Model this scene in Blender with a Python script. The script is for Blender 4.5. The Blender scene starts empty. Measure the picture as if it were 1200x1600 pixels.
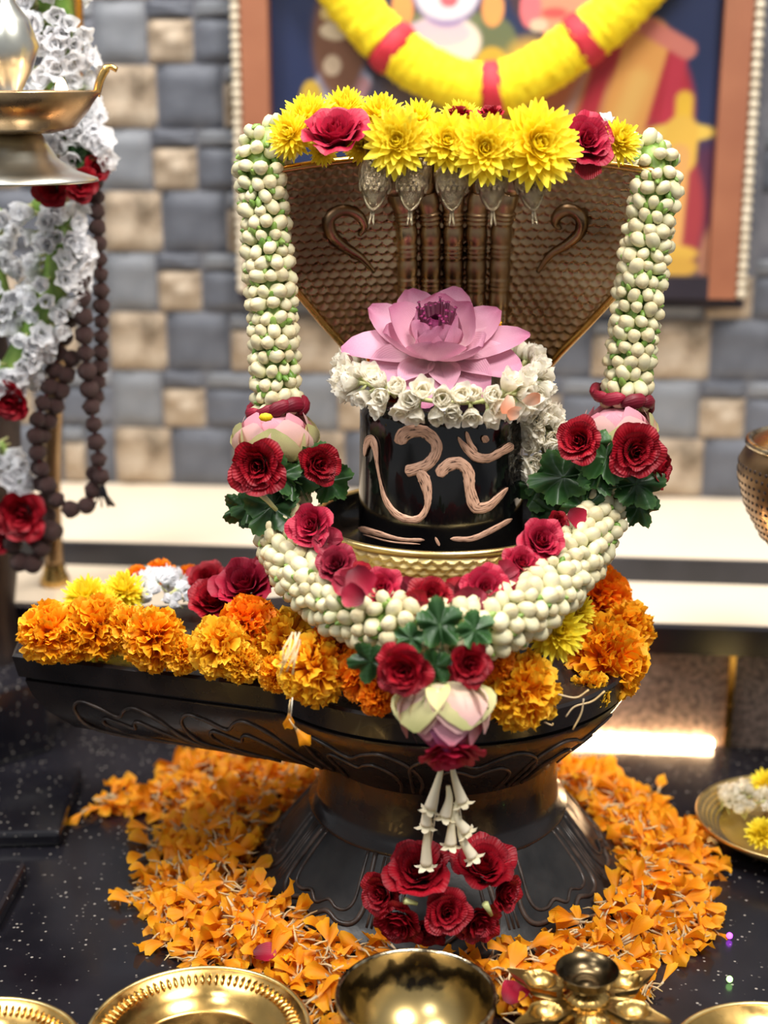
import bpy, math, random
import numpy as np
from mathutils import Vector, Matrix
PI = math.pi
C = bpy.context.scene.collection
S = bpy.context.scene

# ------------------------------------------------------------ camera, world, lights, exposure
CAM = Vector((-0.042, -1.0, 0.57)); PITCH = math.radians(16.0); FPX = 2300.0
cd = bpy.data.cameras.new('camera'); cam = bpy.data.objects.new('camera', cd); C.objects.link(cam)
cam.location = CAM; cam.rotation_euler = (PI/2 - PITCH, 0, 0)
cd.sensor_fit = 'AUTO'; cd.sensor_width = 36.0; cd.lens = FPX/1600.0*36.0
cd.clip_start = 0.02; cd.clip_end = 30
cd.dof.use_dof = True; cd.dof.focus_distance = 0.99; cd.dof.aperture_fstop = 3.3
S.camera = cam
S.view_settings.view_transform = 'Standard'; S.view_settings.look = 'None'
S.view_settings.gamma = 1.0; S.view_settings.use_curve_mapping = False
S.view_settings.exposure = 0.45
w = bpy.data.worlds.new('room'); S.world = w; w.use_nodes = True
bg = w.node_tree.nodes['Background']; bg.inputs[0].default_value = (0.95, 0.97, 1.0, 1); bg.inputs[1].default_value = 0.27
def area(name, loc, target, size, power, col, sy=None):
    l = bpy.data.lights.new(name, 'AREA'); l.energy = power; l.color = col; l.size = size
    if sy: l.shape = 'RECTANGLE'; l.size_y = sy
    o = bpy.data.objects.new(name, l); C.objects.link(o); o.location = loc
    o.rotation_euler = (Vector(target) - Vector(loc)).to_track_quat('-Z', 'Y').to_euler()
    return o
area('ceiling_and_fill_light', (0.5, -0.9, 1.9), (0, 0, .25), 0.5, 30, (1.0, .96, .90))
area('ceiling_and_fill_light', (-0.9, -0.2, 1.9), (0, 0.1, .25), 0.4, 20, (1.0, .97, .93))
area('ceiling_and_fill_light', (-0.8, -1.3, 1.7), (-.2, 0, .3), 0.4, 6, (.97, .98, 1.0))  # fill light added to brighten the white garland at the left
area('ceiling_and_fill_light', (0.15, 0.28, 2.0), (0, 0.4, .25), 0.6, 22, (1.0, .94, .87))

# ------------------------------------------------------------ pixel -> world
cp, sp_ = math.cos(PITCH), math.sin(PITCH)
def ray(px, py):
    a = (px-600)/FPX; b = (800-py)/FPX
    return Vector((a, cp + b*sp_, -sp_ + b*cp))
def PY(px, py, Y):
    d = ray(px, py); return CAM + d*((Y - CAM.y)/d.y)
def PZ(px, py, z):
    d = ray(px, py); return CAM + d*((z - CAM.z)/d.z)
def depth(p): 
    q = Vector(p) - CAM; return q.y*cp - q.z*sp_
def pxm(p): return depth(p)/FPX      # metres per pixel there

# ------------------------------------------------------------ mesh helpers
class MB:
    def __init__(s): s.V = []; s.F = []; s.M = []; s.UV = []; s.n = 0
    def add(s, V, F, uv=None, mat=0, T=None):
        V = np.asarray(V, float).reshape(-1, 3)
        if T is not None:
            T = np.array(T); V = V @ T[:3, :3].T + T[:3, 3]
        s.V.append(V)
        s.UV.append(np.zeros((len(V), 2)) if uv is None else np.asarray(uv, float))
        n = s.n
        s.F.extend([tuple(i+n for i in f) for f in F]); s.M.extend([mat]*len(F)); s.n += len(V)
        return s
    def mesh(s, name, mats, smooth=True):
        me = bpy.data.meshes.new(name)
        V = np.concatenate(s.V); UV = np.concatenate(s.UV)
        me.from_pydata(V.tolist(), [], s.F)
        if not isinstance(mats, (list, tuple)): mats = [mats]
        for m in mats: me.materials.append(m)
        me.polygons.foreach_set('material_index', s.M)
        me.polygons.foreach_set('use_smooth', [smooth]*len(s.F))
        uvl = me.uv_layers.new(name='UVMap')
        li = np.empty(len(me.loops), dtype=np.int32); me.loops.foreach_get('vertex_index', li)
        uvl.data.foreach_set('uv', UV[li].ravel())
        me.update(); return me
def ob(name, me, parent=None, M=None):
    o = bpy.data.objects.new(name, me); C.objects.link(o)
    if M is not None: o.matrix_local = M
    if parent is not None: o.parent = parent; 
    if parent is not None and M is not None: o.matrix_local = M
    return o
def empty(name, loc=(0, 0, 0)):
    o = bpy.data.objects.new(name, None); C.objects.link(o); o.location = loc; o.empty_display_size = .01; return o
def tag(o, label=None, cat=None, group=None, kind=None):
    if label: o['label'] = label
    if cat: o['category'] = cat
    if group: o['group'] = group
    if kind: o['kind'] = kind
    return o
def gridF(nu, nv, wrap=False):
    F = []
    for j in range(nv-1):
        for i in range(nu if wrap else nu-1):
            a = j*nu+i; b = j*nu+(i+1) % nu
            F.append((a, b, b+nu, a+nu))
    return F
def frame(d, roll=0.0, pos=(0, 0, 0), s=1.0):
    z = Vector(d).normalized()
    x = Vector((0, 0, 1)).cross(z)
    if x.length < 1e-4: x = Vector((1, 0, 0))
    x.normalize(); y = z.cross(x)
    R = Matrix((x, y, z)).transposed() @ Matrix.Rotation(roll, 3, 'Z')
    if isinstance(s, (int, float)): s = (s, s, s)
    R = R @ Matrix.Diagonal(Vector(s))
    M = R.to_4x4(); M.translation = Vector(pos); return M
def box(x0, x1, y0, y1, z0, z1):
    V = [(x, y, z) for z in (z0, z1) for y in (y0, y1) for x in (x0, x1)]
    F = [(0, 2, 3, 1), (4, 5, 7, 6), (0, 1, 5, 4), (2, 6, 7, 3), (0, 4, 6, 2), (1, 3, 7, 5)]
    return V, F
def prism(pts, z0, z1):
    n = len(pts)
    V = [(p[0], p[1], z0) for p in pts] + [(p[0], p[1], z1) for p in pts]
    F = [tuple(range(n-1, -1, -1)), tuple(range(n, 2*n))] + [(i, (i+1) % n, n+(i+1) % n, n+i) for i in range(n)]
    return V, F
def lathe(prof, n=64, mod=None):
    prof = np.array(prof, float); th = np.linspace(0, 2*PI, n, endpoint=False)
    V = np.zeros((len(prof), n, 3))
    for j, (r, z) in enumerate(prof):
        rr = r if mod is None else r*mod(th, j/(len(prof)-1))
        V[j, :, 0] = rr*np.cos(th); V[j, :, 1] = rr*np.sin(th); V[j, :, 2] = z
    F = gridF(n, len(prof), True)
    UV = np.stack(np.meshgrid(np.linspace(0, 1, n), np.linspace(0, 1, len(prof))), -1).reshape(-1, 2)
    return V.reshape(-1, 3), F, UV
def cr(pts, n=8):
    P = [np.array(p, float) for p in pts]; P = [2*P[0]-P[1]] + P + [2*P[-1]-P[-2]]; out = []
    for i in range(1, len(P)-2):
        for k in range(n):
            t = k/n; a, b, c, d = P[i-1], P[i], P[i+1], P[i+2]
            out.append(.5*((2*b)+(c-a)*t+(2*a-5*b+4*c-d)*t*t+(3*b-a-3*c+d)*t**3))
    out.append(P[-2]); return np.array(out)
def tube(path, rad, n=8, squash=1.0, cap=True):
    P = np.array(path, float); m = len(P)
    if np.isscalar(rad): rad = np.full(m, rad)
    T = np.gradient(P, axis=0); T /= np.linalg.norm(T, axis=1)[:, None]+1e-12
    ref = np.array([0, 1, 0.]) if abs(T[0][1]) < .9 else np.array([1., 0, 0])
    x = np.cross(ref, T[0]); x /= np.linalg.norm(x); V = []; UV = []
    th = np.linspace(0, 2*PI, n, endpoint=False)
    for i in range(m):
        x = x - T[i]*np.dot(x, T[i]); x /= np.linalg.norm(x); y = np.cross(T[i], x)
        for a in th: V.append(P[i]+rad[i]*(math.cos(a)*x+squash*math.sin(a)*y)); UV.append((a/2/PI, i/(m-1)))
    F = gridF(n, m, True)
    if cap: F += [tuple(range(n-1, -1, -1)), tuple((m-1)*n+i for i in range(n))]
    return np.array(V), F, np.array(UV)
def blob(n=10, m=7, prof=None):
    v = np.linspace(0, 1, m); V = []; UV = []
    for t in v:
        r, z = prof(t) if prof else (math.sin(PI*t), -math.cos(PI*t))
        for k in range(n):
            a = 2*PI*k/n; V.append((r*math.cos(a), r*math.sin(a), z)); UV.append((k/n, t))
    return np.array(V), gridF(n, m, True), np.array(UV)
def hashn(x, y, s=0):
    v = np.sin(x*12.9898+y*78.233+s*37.7)*43758.5453; return v-np.floor(v)
def vnoise(x, y, s=0):
    xi = np.floor(x); yi = np.floor(y); fx = x-xi; fy = y-yi; fx = fx*fx*(3-2*fx); fy = fy*fy*(3-2*fy)
    a = hashn(xi, yi, s); b = hashn(xi+1, yi, s); c = hashn(xi, yi+1, s); d = hashn(xi+1, yi+1, s)
    return (a*(1-fx)+b*fx)*(1-fy)+(c*(1-fx)+d*fx)*fy

# ------------------------------------------------------------ materials
def new_mat(name):
    m = bpy.data.materials.new(name); m.use_nodes = True
    nt = m.node_tree; return m, nt, nt.nodes['Principled BSDF']
def ramp(nt, fac, stops):
    r = nt.nodes.new('ShaderNodeValToRGB'); e = r.color_ramp.elements
    while len(e) < len(stops): e.new(0.5)
    for k, (p, c) in enumerate(stops): e[k].position = p; e[k].color = (*c, 1) if len(c) == 3 else c
    nt.links.new(fac, r.inputs[0]); return r.outputs[0]
def noise(nt, scale, detail=3, coord='Object', rough=.5):
    tc = nt.nodes.new('ShaderNodeTexCoord'); n = nt.nodes.new('ShaderNodeTexNoise')
    n.inputs['Scale'].default_value = scale; n.inputs['Detail'].default_value = detail; n.inputs['Roughness'].default_value = rough
    nt.links.new(tc.outputs[coord], n.inputs['Vector']); return n.outputs['Fac']
def bump(nt, b, h, strength, dist=.001):
    bn = nt.nodes.new('ShaderNodeBump'); bn.inputs['Strength'].default_value = strength; bn.inputs['Distance'].default_value = dist
    nt.links.new(h, bn.inputs['Height']); nt.links.new(bn.outputs[0], b.inputs['Normal'])
def M_solid(name, stops, rough=.5, metal=0, scale=40, coord='Object', bmp=0, bscale=None, bdist=.001, coat=0, rr=None, detail=3):
    m, nt, b = new_mat(name); f = noise(nt, scale, detail, coord)
    if len(stops) == 1: b.inputs['Base Color'].default_value = (*stops[0][1], 1)
    else: nt.links.new(ramp(nt, f, stops), b.inputs['Base Color'])
    b.inputs['Roughness'].default_value = rough; b.inputs['Metallic'].default_value = metal; b.inputs['Coat Weight'].default_value = coat
    if rr:
        mr = nt.nodes.new('ShaderNodeMapRange'); mr.inputs[1].default_value = .35; mr.inputs[2].default_value = .65
        mr.inputs[3].default_value = rr[0]; mr.inputs[4].default_value = rr[1]
        nt.links.new(noise(nt, scale*1.7, 4, coord), mr.inputs[0]); nt.links.new(mr.outputs[0], b.inputs['Roughness'])
    if bmp: bump(nt, b, noise(nt, bscale or scale*2, 4, coord), bmp, bdist)
    return m
def M_petal(name, stops, var=.12, rough=.55, trans=.25, veins=0.2, vscale=14, streak=0.0):
    # colour runs along the petal (UV v); per-object variation; fine veins across u
    m, nt, b = new_mat(name); L = nt.links.new
    tc = nt.nodes.new('ShaderNodeTexCoord'); sx = nt.nodes.new('ShaderNodeSeparateXYZ'); L(tc.outputs['UV'], sx.inputs[0])
    nz = noise(nt, 70, 2); ad = nt.nodes.new('ShaderNodeMath'); ad.operation = 'MULTIPLY_ADD'
    L(nz, ad.inputs[0]); ad.inputs[1].default_value = .25
    sb = nt.nodes.new('ShaderNodeMath'); sb.operation = 'SUBTRACT'; L(sx.outputs[1], sb.inputs[0]); sb.inputs[1].default_value = .125; L(sb.outputs[0], ad.inputs[2])
    col = ramp(nt, ad.outputs[0], stops)
    oi = nt.nodes.new('ShaderNodeObjectInfo'); hs = nt.nodes.new('ShaderNodeHueSaturation')
    mr = nt.nodes.new('ShaderNodeMapRange'); mr.inputs[3].default_value = 1-var; mr.inputs[4].default_value = 1+var
    L(oi.outputs['Random'], mr.inputs[0]); L(mr.outputs[0], hs.inputs['Value']); L(col, hs.inputs['Color'])
    L(hs.outputs[0], b.inputs['Base Color']); b.inputs['Roughness'].default_value = rough
    b.inputs['Specular IOR Level'].default_value = .35
    if veins:
        wv = nt.nodes.new('ShaderNodeTexWave'); wv.bands_direction = 'X'; wv.inputs['Scale'].default_value = vscale/6.28*2; wv.inputs['Distortion'].default_value = 2.5
        wv.inputs['Detail'].default_value = 2; L(tc.outputs['UV'], wv.inputs['Vector']); bump(nt, b, wv.outputs['Fac'], veins, .0006)
        if streak:
            m2 = nt.nodes.new('ShaderNodeMapRange'); m2.inputs[3].default_value = 1.0; m2.inputs[4].default_value = 1.0+streak; L(wv.outputs['Fac'], m2.inputs[0]); L(m2.outputs[0], hs.inputs['Saturation'])
    if trans:
        t = nt.nodes.new('ShaderNodeBsdfTranslucent'); L(hs.outputs[0], t.inputs['Color']); mx = nt.nodes.new('ShaderNodeMixShader')
        mx.inputs[0].default_value = trans; L(b.outputs[0], mx.inputs[1]); L(t.outputs[0], mx.inputs[2])
        L(mx.outputs[0], nt.nodes['Material Output'].inputs[0])
    return m
G = {}
G['marigold'] = M_petal('marigold_petal', [(0, (.75, .14, .002)), (.5, (1.0, .31, .003)), (.85, (1.0, .42, .006)), (1, (1.0, .52, .02))], var=.08)
G['marigold_deep'] = M_petal('marigold_deep_petal', [(0, (.62, .09, .002)), (.6, (.95, .20, .003)), (1, (1.0, .33, .008))], var=.08)
G['marigold_gold'] = M_petal('marigold_golden_petal', [(0, (.85, .22, .002)), (.5, (1.0, .42, .006)), (1, (1.0, .60, .03))], var=.08)
G['loose'] = M_petal('loose_marigold_petal', [(0, (.85, .6, .28)), (.22, (.98, .36, .02)), (.6, (1.0, .36, .006)), (1, (1.0, .48, .015))], var=.12, trans=.35)
G['tail'] = M_petal('pale_petal_tail', [(0, (.62, .50, .33)), (1, (.75, .52, .22))], var=.2, veins=0, trans=.1)
G['yellow'] = M_petal('yellow_chrysanthemum_petal', [(0, (.72, .42, .004)), (.4, (.95, .70, .01)), (1, (1.0, .86, .06))], var=.05)
G['rose'] = M_petal('red_rose_petal', [(0, (.06, .001, .004)), (.5, (.22, .002, .008)), (.85, (.36, .004, .014)), (1, (.22, .004, .012))], var=.2, rough=.5, trans=.10, veins=.4)
G['rose_pink'] = M_petal('crimson_rose_petal', [(0, (.10, .001, .010)), (.5, (.30, .004, .024)), (.85, (.44, .012, .045)), (1, (.40, .02, .05))], var=.2, rough=.5, trans=.15)
G['rose_dark'] = M_petal('wilted_rose_petal', [(0, (.10, .002, .01)), (1, (.30, .012, .035))], var=.2, rough=.5, trans=.08)
G['lotus'] = M_petal('pink_lotus_petal', [(0, (.86, .66, .64)), (.4, (.76, .46, .55)), (.8, (.66, .33, .45)), (1, (.55, .19, .32))], var=.06, rough=.42, trans=.2, vscale=30, streak=.12)
G['lotus_core'] = M_petal('pink_lotus_inner_petal', [(0, (.66, .38, .47)), (.6, (.50, .17, .30)), (1, (.24, .02, .10))], var=.06, rough=.42, trans=.15)
G['lotus_pale'] = M_petal('pale_lotus_petal', [(0, (.80, .68, .42)), (.5, (.80, .52, .44)), (1, (.78, .46, .45))], var=.08, rough=.45, trans=.15, vscale=40)
G['lotus_green'] = M_petal('green_lotus_petal', [(0, (.62, .62, .24)), (.6, (.66, .60, .30)), (1, (.45, .45, .18))], var=.08, rough=.45, trans=.12, vscale=40)
G['lotus_rose'] = M_petal('rosy_lotus_petal', [(0, (.82, .62, .52)), (.6, (.76, .38, .42)), (1, (.70, .28, .36))], var=.08, rough=.45, trans=.15)
G['bud'] = M_petal('jasmine_bud', [(0, (.40, .48, .15)), (.22, (.66, .64, .34)), (.6, (.76, .70, .46)), (1, (.66, .54, .30))], var=.10, rough=.45, trans=.08, veins=.15, vscale=5)
G['jasmine'] = M_petal('jasmine_petal', [(0, (.72, .78, .46)), (.3, (.95, .91, .78)), (1, (.98, .94, .84))], var=.05, rough=.5, trans=.5, veins=.08)
G['white'] = M_petal('white_floret_petal', [(0, (.80, .86, .66)), (.3, (.96, .97, .97)), (1, (.98, .98, 1.0))], var=.04, rough=.5, trans=.5, veins=0)
G['cream'] = M_petal('tuberose_floret', [(0, (.78, .72, .46)), (1, (.90, .80, .62))], var=.08, rough=.5, trans=.15, veins=0)
G['peach'] = M_petal('peach_petal', [(0, (.9, .65, .5)), (1, (.85, .33, .18))], var=.05)
G['green'] = M_solid('calyx_green', [(.35, (.12, .24, .03)), (.65, (.26, .38, .08))], rough=.45, scale=60)
G['leaf'] = M_petal('green_leaf', [(0, (.05, .10, .03)), (.4, (.018, .055, .014)), (.8, (.022, .07, .018)), (1, (.05, .12, .03))], var=.3, rough=.38, trans=.1, veins=.12)
G['stem'] = M_solid('pale_green_stem', [(.3, (.40, .45, .15)), (.7, (.62, .58, .30))], rough=.5, scale=30)
G['thread'] = M_solid('pale_thread', [(0, (.75, .7, .58))], rough=.8)
G['brass'] = M_solid('polished_brass', [(.3, (.48, .28, .075)), (.7, (.70, .45, .15))], rough=.25, metal=1, scale=25, rr=(.16, .34), bmp=.12, bscale=60)
G['brass_satin'] = M_solid('satin_brass', [(.35, (.40, .25, .07)), (.65, (.66, .45, .16))], rough=.34, metal=1, scale=70, bmp=.3, bscale=120)
G['silver_pale'] = M_solid('pale_greenish_silver', [(.3, (.60, .60, .52)), (.7, (.80, .80, .74))], rough=.32, metal=1, scale=30)
G['brass_gold'] = M_solid('bright_gold_brass', [(.3, (.80, .56, .18)), (.7, (.93, .74, .36))], rough=.3, metal=1, scale=30, rr=(.26, .4))
G['brass_pale'] = M_solid('pale_silvered_brass', [(.38, (.05, .038, .025)), (.47, (.36, .28, .17)), (.6, (.72, .62, .42))], rough=.2, metal=1, scale=90, rr=(.12, .32), bmp=.5, bscale=160)
G['brass_old'] = M_solid('aged_copper_brass', [(.3, (.17, .10, .055)), (.5, (.36, .24, .13)), (.75, (.58, .42, .24))], rough=.3, metal=1, scale=18, rr=(.24, .42), bmp=.15, bscale=150, detail=6)
G['bronze_dark'] = M_solid('dark_bronze', [(.3, (.02, .015, .015)), (.7, (.07, .05, .045))], rough=.45, metal=.6, scale=20)
G['stone'] = M_solid('oiled_black_stone', [(.3, (.008, .007, .008)), (.7, (.024, .018, .017))], rough=.25, scale=25, rr=(.18, .38), bmp=.2, bscale=90, coat=.15, bdist=.0008)
G['stone_foot'] = M_solid('worn_black_stone', [(.3, (.008, .008, .009)), (.7, (.035, .033, .032))], rough=.4, scale=30, rr=(.3, .5), bmp=.3, bscale=150, bdist=.0008, detail=6)
for k_ in ('stone', 'stone_foot'): G[k_].node_tree.nodes['Principled BSDF'].inputs['Specular IOR Level'].default_value = .35
G['ridge'] = M_solid('worn_stone_ridge', [(.35, (.02, .014, .012)), (.7, (.09, .06, .045))], rough=.35, scale=90, bmp=.2, bscale=200)
G['linga'] = M_solid('polished_black_stone', [(.35, (.002, .002, .003)), (.7, (.008, .007, .006))], rough=.1, scale=20, rr=(.05, .16))
G['soot'] = M_solid('powder_clay', [(0, (.8, .78, .74))], rough=.9)
G['wood'] = M_solid('brown_wood', [(.3, (.26, .09, .045)), (.7, (.36, .14, .07))], rough=.45, scale=10)
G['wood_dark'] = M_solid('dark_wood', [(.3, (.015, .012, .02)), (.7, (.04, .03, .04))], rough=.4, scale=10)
G['bead_trim'] = M_solid('ivory_beading', [(.3, (.50, .42, .30)), (.7, (.68, .60, .46))], rough=.5, scale=60)
G['marble'] = M_solid('cream_marble', [(.3, (.76, .63, .47)), (.7, (.84, .72, .57))], rough=.25, scale=3)
G['tile_dark'] = M_solid('slate_tile', [(.3, (.055, .060, .078)), (.7, (.13, .140, .168))], rough=.6, scale=18, bmp=.4, bscale=40, bdist=.003)
G['tile_pale'] = M_solid('slate_tile_pale', [(.3, (.12, .13, .15)), (.7, (.22, .23, .25))], rough=.6, scale=18, bmp=.4, bscale=40, bdist=.003)
G['tile_cream'] = M_solid('sandstone_tile', [(.36, (.16, .12, .08)), (.5, (.36, .28, .20)), (.7, (.46, .38, .29))], rough=.8, scale=30, bmp=.6, bscale=50, bdist=.004, detail=5)
G['grout'] = M_solid('grout', [(.3, (.10, .10, .12)), (.7, (.17, .17, .19))], rough=.9, scale=50)
G['seed'] = M_solid('rudraksha_seed', [(.35, (.035, .014, .012)), (.65, (.13, .06, .055))], rough=.6, scale=200, bmp=.8, bscale=300, bdist=.002)
G['band_red'] = M_solid('red_band', [(.3, (.45, .01, .02)), (.7, (.62, .03, .05))], rough=.7, scale=80)
G['fuzz'] = M_solid('yellow_fuzz', [(.3, (.90, .62, .0)), (.7, (1.0, .80, .02))], rough=.9, scale=120, bmp=.5, bscale=200)
def granite():
    m, nt, b = new_mat('black_granite'); L = nt.links.new
    tc = nt.nodes.new('ShaderNodeTexCoord')
    v = nt.nodes.new('ShaderNodeTexVoronoi'); v.inputs['Scale'].default_value = 190; L(tc.outputs['Object'], v.inputs['Vector'])
    spk = ramp(nt, v.outputs['Distance'], [(0, (1, 1, 1)), (.15, (1, 1, 1)), (.22, (0, 0, 0))])
    # only some cells carry a fleck
    wn = ramp(nt, v.outputs['Color'], [(.45, (0, 0, 0)), (.75, (1, 1, 1))])
    mul = nt.nodes.new('ShaderNodeMix'); mul.data_type = 'RGBA'; mul.blend_type = 'MULTIPLY'; mul.inputs[0].default_value = 1
    L(spk, mul.inputs[6]); L(wn, mul.inputs[7])
    base = ramp(nt, noise(nt, 9, 5), [(.35, (.003, .003, .005)), (.7, (.018, .017, .022))])
    mx = nt.nodes.new('ShaderNodeMix'); mx.data_type = 'RGBA'; L(mul.outputs[2], mx.inputs[0]); L(base, mx.inputs[6]); mx.inputs[7].default_value = (.28, .25, .22, 1)
    L(mx.outputs[2], b.inputs['Base Color'])
    mr = nt.nodes.new('ShaderNodeMapRange'); mr.inputs[1].default_value = .35; mr.inputs[2].default_value = .65; mr.inputs[3].default_value = .10; mr.inputs[4].default_value = .26
    L(noise(nt, 14, 4), mr.inputs[0]); L(mr.outputs[0], b.inputs['Roughness'])
    return m
G['granite'] = granite()
G['riser'] = M_solid('brown_granite', [(.35, (.10, .075, .065)), (.65, (.30, .23, .19))], rough=.35, scale=220, detail=4)
G['black'] = M_solid('black_gloss_edge', [(0, (.006, .006, .012))], rough=.2)
G['strip'] = M_solid('dark_slate_strip', [(.3, (.012, .013, .018)), (.7, (.03, .03, .04))], rough=.3, scale=20)
def emit(name, col, st):
    m, nt, b = new_mat(name); b.inputs['Base Color'].default_value = (*col, 1); b.inputs['Emission Color'].default_value = (*col, 1); b.inputs['Emission Strength'].default_value = st; return m
G['led'] = emit('warm_led', (1.0, .66, .36), 40.0)
G['flame'] = emit('flame', (1.0, .62, .30), 8.0)
G['purple'] = emit('purple_reflection_glow', (.45, .05, .9), 5.0)  # emission imitates a purple reflection on the granite
G['lime'] = emit('green_reflection_glow', (.35, .8, .2), 3.5)  # emission imitates a green reflection on the granite
def paste():
    m, nt, b = new_mat('sandal_paste'); L = nt.links.new
    tc = nt.nodes.new('ShaderNodeTexCoord'); mp = nt.nodes.new('ShaderNodeMapping'); mp.inputs['Scale'].default_value = (1, 4, 1)
    L(tc.outputs['UV'], mp.inputs[0]); n = nt.nodes.new('ShaderNodeTexNoise'); n.inputs['Scale'].default_value = 2.2; n.inputs['Detail'].default_value = 5; L(mp.outputs[0], n.inputs[0])
    c = ramp(nt, n.outputs['Fac'], [(.34, (.02, .012, .01)), (.40, (.42, .22, .14)), (.5, (.68, .39, .26)), (.8, (.76, .47, .33))])
    L(c, b.inputs['Base Color']); b.inputs['Roughness'].default_value = .6; bump(nt, b, n.outputs['Fac'], .5, .001); return m
G['paste'] = paste()
def worn(name, thr):     # brass bowl with dark tarnish streaks around the upper inside
    m, nt, b = new_mat(name); L = nt.links.new
    tc = nt.nodes.new('ShaderNodeTexCoord'); sx = nt.nodes.new('ShaderNodeSeparateXYZ'); L(tc.outputs['Object'], sx.inputs[0])
    n = noise(nt, 60, 6); ad = nt.nodes.new('ShaderNodeMath'); ad.operation = 'MULTIPLY_ADD'; L(n, ad.inputs[0]); ad.inputs[1].default_value = .05; L(sx.outputs[2], ad.inputs[2])
    c = ramp(nt, ad.outputs[0], [(0, (.62, .46, .20)), (thr, (.60, .43, .17)), (thr+.004, (.03, .022, .015)), (thr+.014, (.05, .04, .03)), (thr+.018, (.40, .33, .22))])
    L(c, b.inputs['Base Color']); b.inputs['Metallic'].default_value = 1; b.inputs['Roughness'].default_value = .25; return m
G['bowl_dark'] = M_solid('dark_tarnished_brass', [(.35, (.05, .035, .02)), (.65, (.22, .16, .08))], rough=.25, metal=1, scale=50)
G['bowl'] = worn('tarnished_brass', .052)

# ------------------------------------------------------------ flower shapes (unit size, facing +Z)
def rpetal(mb, az, r0, z0, ang, L, W, cup=0., wrap=0., ruff=0., rf=5, nu=7, nv=6, seed=0, shape='round', mat=0, spiral=0., fold=0., tipn=0.):
    u = np.linspace(-1, 1, nu); v = np.linspace(0, 1, nv); U, V = np.meshgrid(u, v)
    vv = np.linspace(0, 1, 41)
    a = np.interp(vv, [0, .5, 1], ang)
    rr = np.concatenate([[0], np.cumsum(np.sin(a[1:]))/40]); zz = np.concatenate([[0], np.cumsum(np.cos(a[1:]))/40])
    if shape == 'round': Ve = V*(1-.24*U**2*V+tipn*np.exp(-(U/.25)**2)*V**3-.05*np.abs(np.sin(U*6+seed))*V); wd = W*(.35+.65*np.sqrt(np.clip(V*1.6, 0, 1)))
    elif shape == 'strap': Ve = V*(1-.12*U**2); wd = W*np.clip(.45+.9*V, 0, 1)*np.sqrt(np.clip(1-np.clip((V-.75)/.25, 0, 1)**2*.8, 0, 1))
    elif shape == 'lotus': Ve = V; wd = W*(np.sin(PI*np.clip(V, 0, 1)**.8*.985+.02)**.75*.97+.03)*(1-.0*V)
    elif shape == 'lotusr': Ve = V; wd = W*(np.sin(PI*np.clip(V, 0, 1)**.9*.985+.02)**.55*.97+.03)
    elif shape == 'leafy': Ve = V*(1-.30*U**2*V**2+.05*np.cos(U*8+seed)*V**3); wd = W*(.16+.84*np.sin(np.clip(V**1.3*1.9, 0, PI/2)))
    elif shape == 'fan': Ve = V*(1-.12*U**2*V+.05*np.sin(U*7+seed)*V); wd = W*(.18+.82*V**.8)
    else: Ve = V; wd = W
    R = r0 + L*np.interp(Ve, vv, rr); Z = z0 + L*np.interp(Ve, vv, zz); A = np.interp(Ve, vv, a)
    off = -cup*U**2*wd + ruff*np.sin(U*rf+seed*1.7+V*2)*V**2*L + fold*np.sin(U*11+seed)*.02*V
    # surface normal in (r,z) plane: (cos A, -sin A)
    R = R + off*np.cos(A); Z = Z - off*np.sin(A)
    if wrap > 0:
        th = az + U*wrap; R = R*(1+spiral*U); X = R*np.cos(th); Y = R*np.sin(th)
    else:
        X = R*math.cos(az) - U*wd*math.sin(az); Y = R*math.sin(az) + U*wd*math.cos(az)
    mb.add(np.stack([X, Y, Z], -1).reshape(-1, 3), gridF(nu, nv), np.stack([U*.5+.5, V], -1).reshape(-1, 2), mat)
def rad(*a): return [math.radians(x) for x in a]
def rose_variant(seed, matn):
    rnd = random.Random(seed); core = MB(); outs = []
    n = 25; az = rnd.random()*6; nc = 16
    for k in range(n):
        t = k/(n-1); az += 2.4 + rnd.uniform(-.35, .35)
        mb = core if k < nc else MB()
        rpetal(mb, az, .015+.19*t, -.05*t+rnd.uniform(-.03, .03), rad(35+25*t, -10+52*t+rnd.uniform(-8, 8), 2+100*t**1.2+rnd.uniform(-18, 20)), .64+.26*t+rnd.uniform(-.05, .05), 1, wrap=1.6-.80*t+rnd.uniform(-.1, .1), ruff=.03+.045*t, rf=4+rnd.random()*5,
               nu=13, nv=9, seed=rnd.random()*9, spiral=rnd.choice([-1, 1])*.12*(1-.3*t), tipn=.10*t)
        if k >= nc: outs.append(mb)
    return core.mesh('rose_bloom', G[matn]), [o.mesh('rose_petal', G[matn]) for o in outs]
ROSE = {}
def get_rose(matn, v):
    if (matn, v) not in ROSE: ROSE[(matn, v)] = rose_variant(v*7+3, matn)
    return ROSE[(matn, v)]
def put_rose(pos, d, R, v=0, matn='rose', parent=None, roll=0., label=None, group=None, squash=1.0, nout=9, name='rose', cat='rose'):
    core, outs = get_rose(matn, v)
    o = ob(name, core, parent, frame(d, roll, pos, (R/.86, R/.86*squash, R/.86)))
    for m in outs[:nout]: ob('petal', m, o, Matrix.Identity(4))
    if label: tag(o, label, cat, group)
    return o
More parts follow.
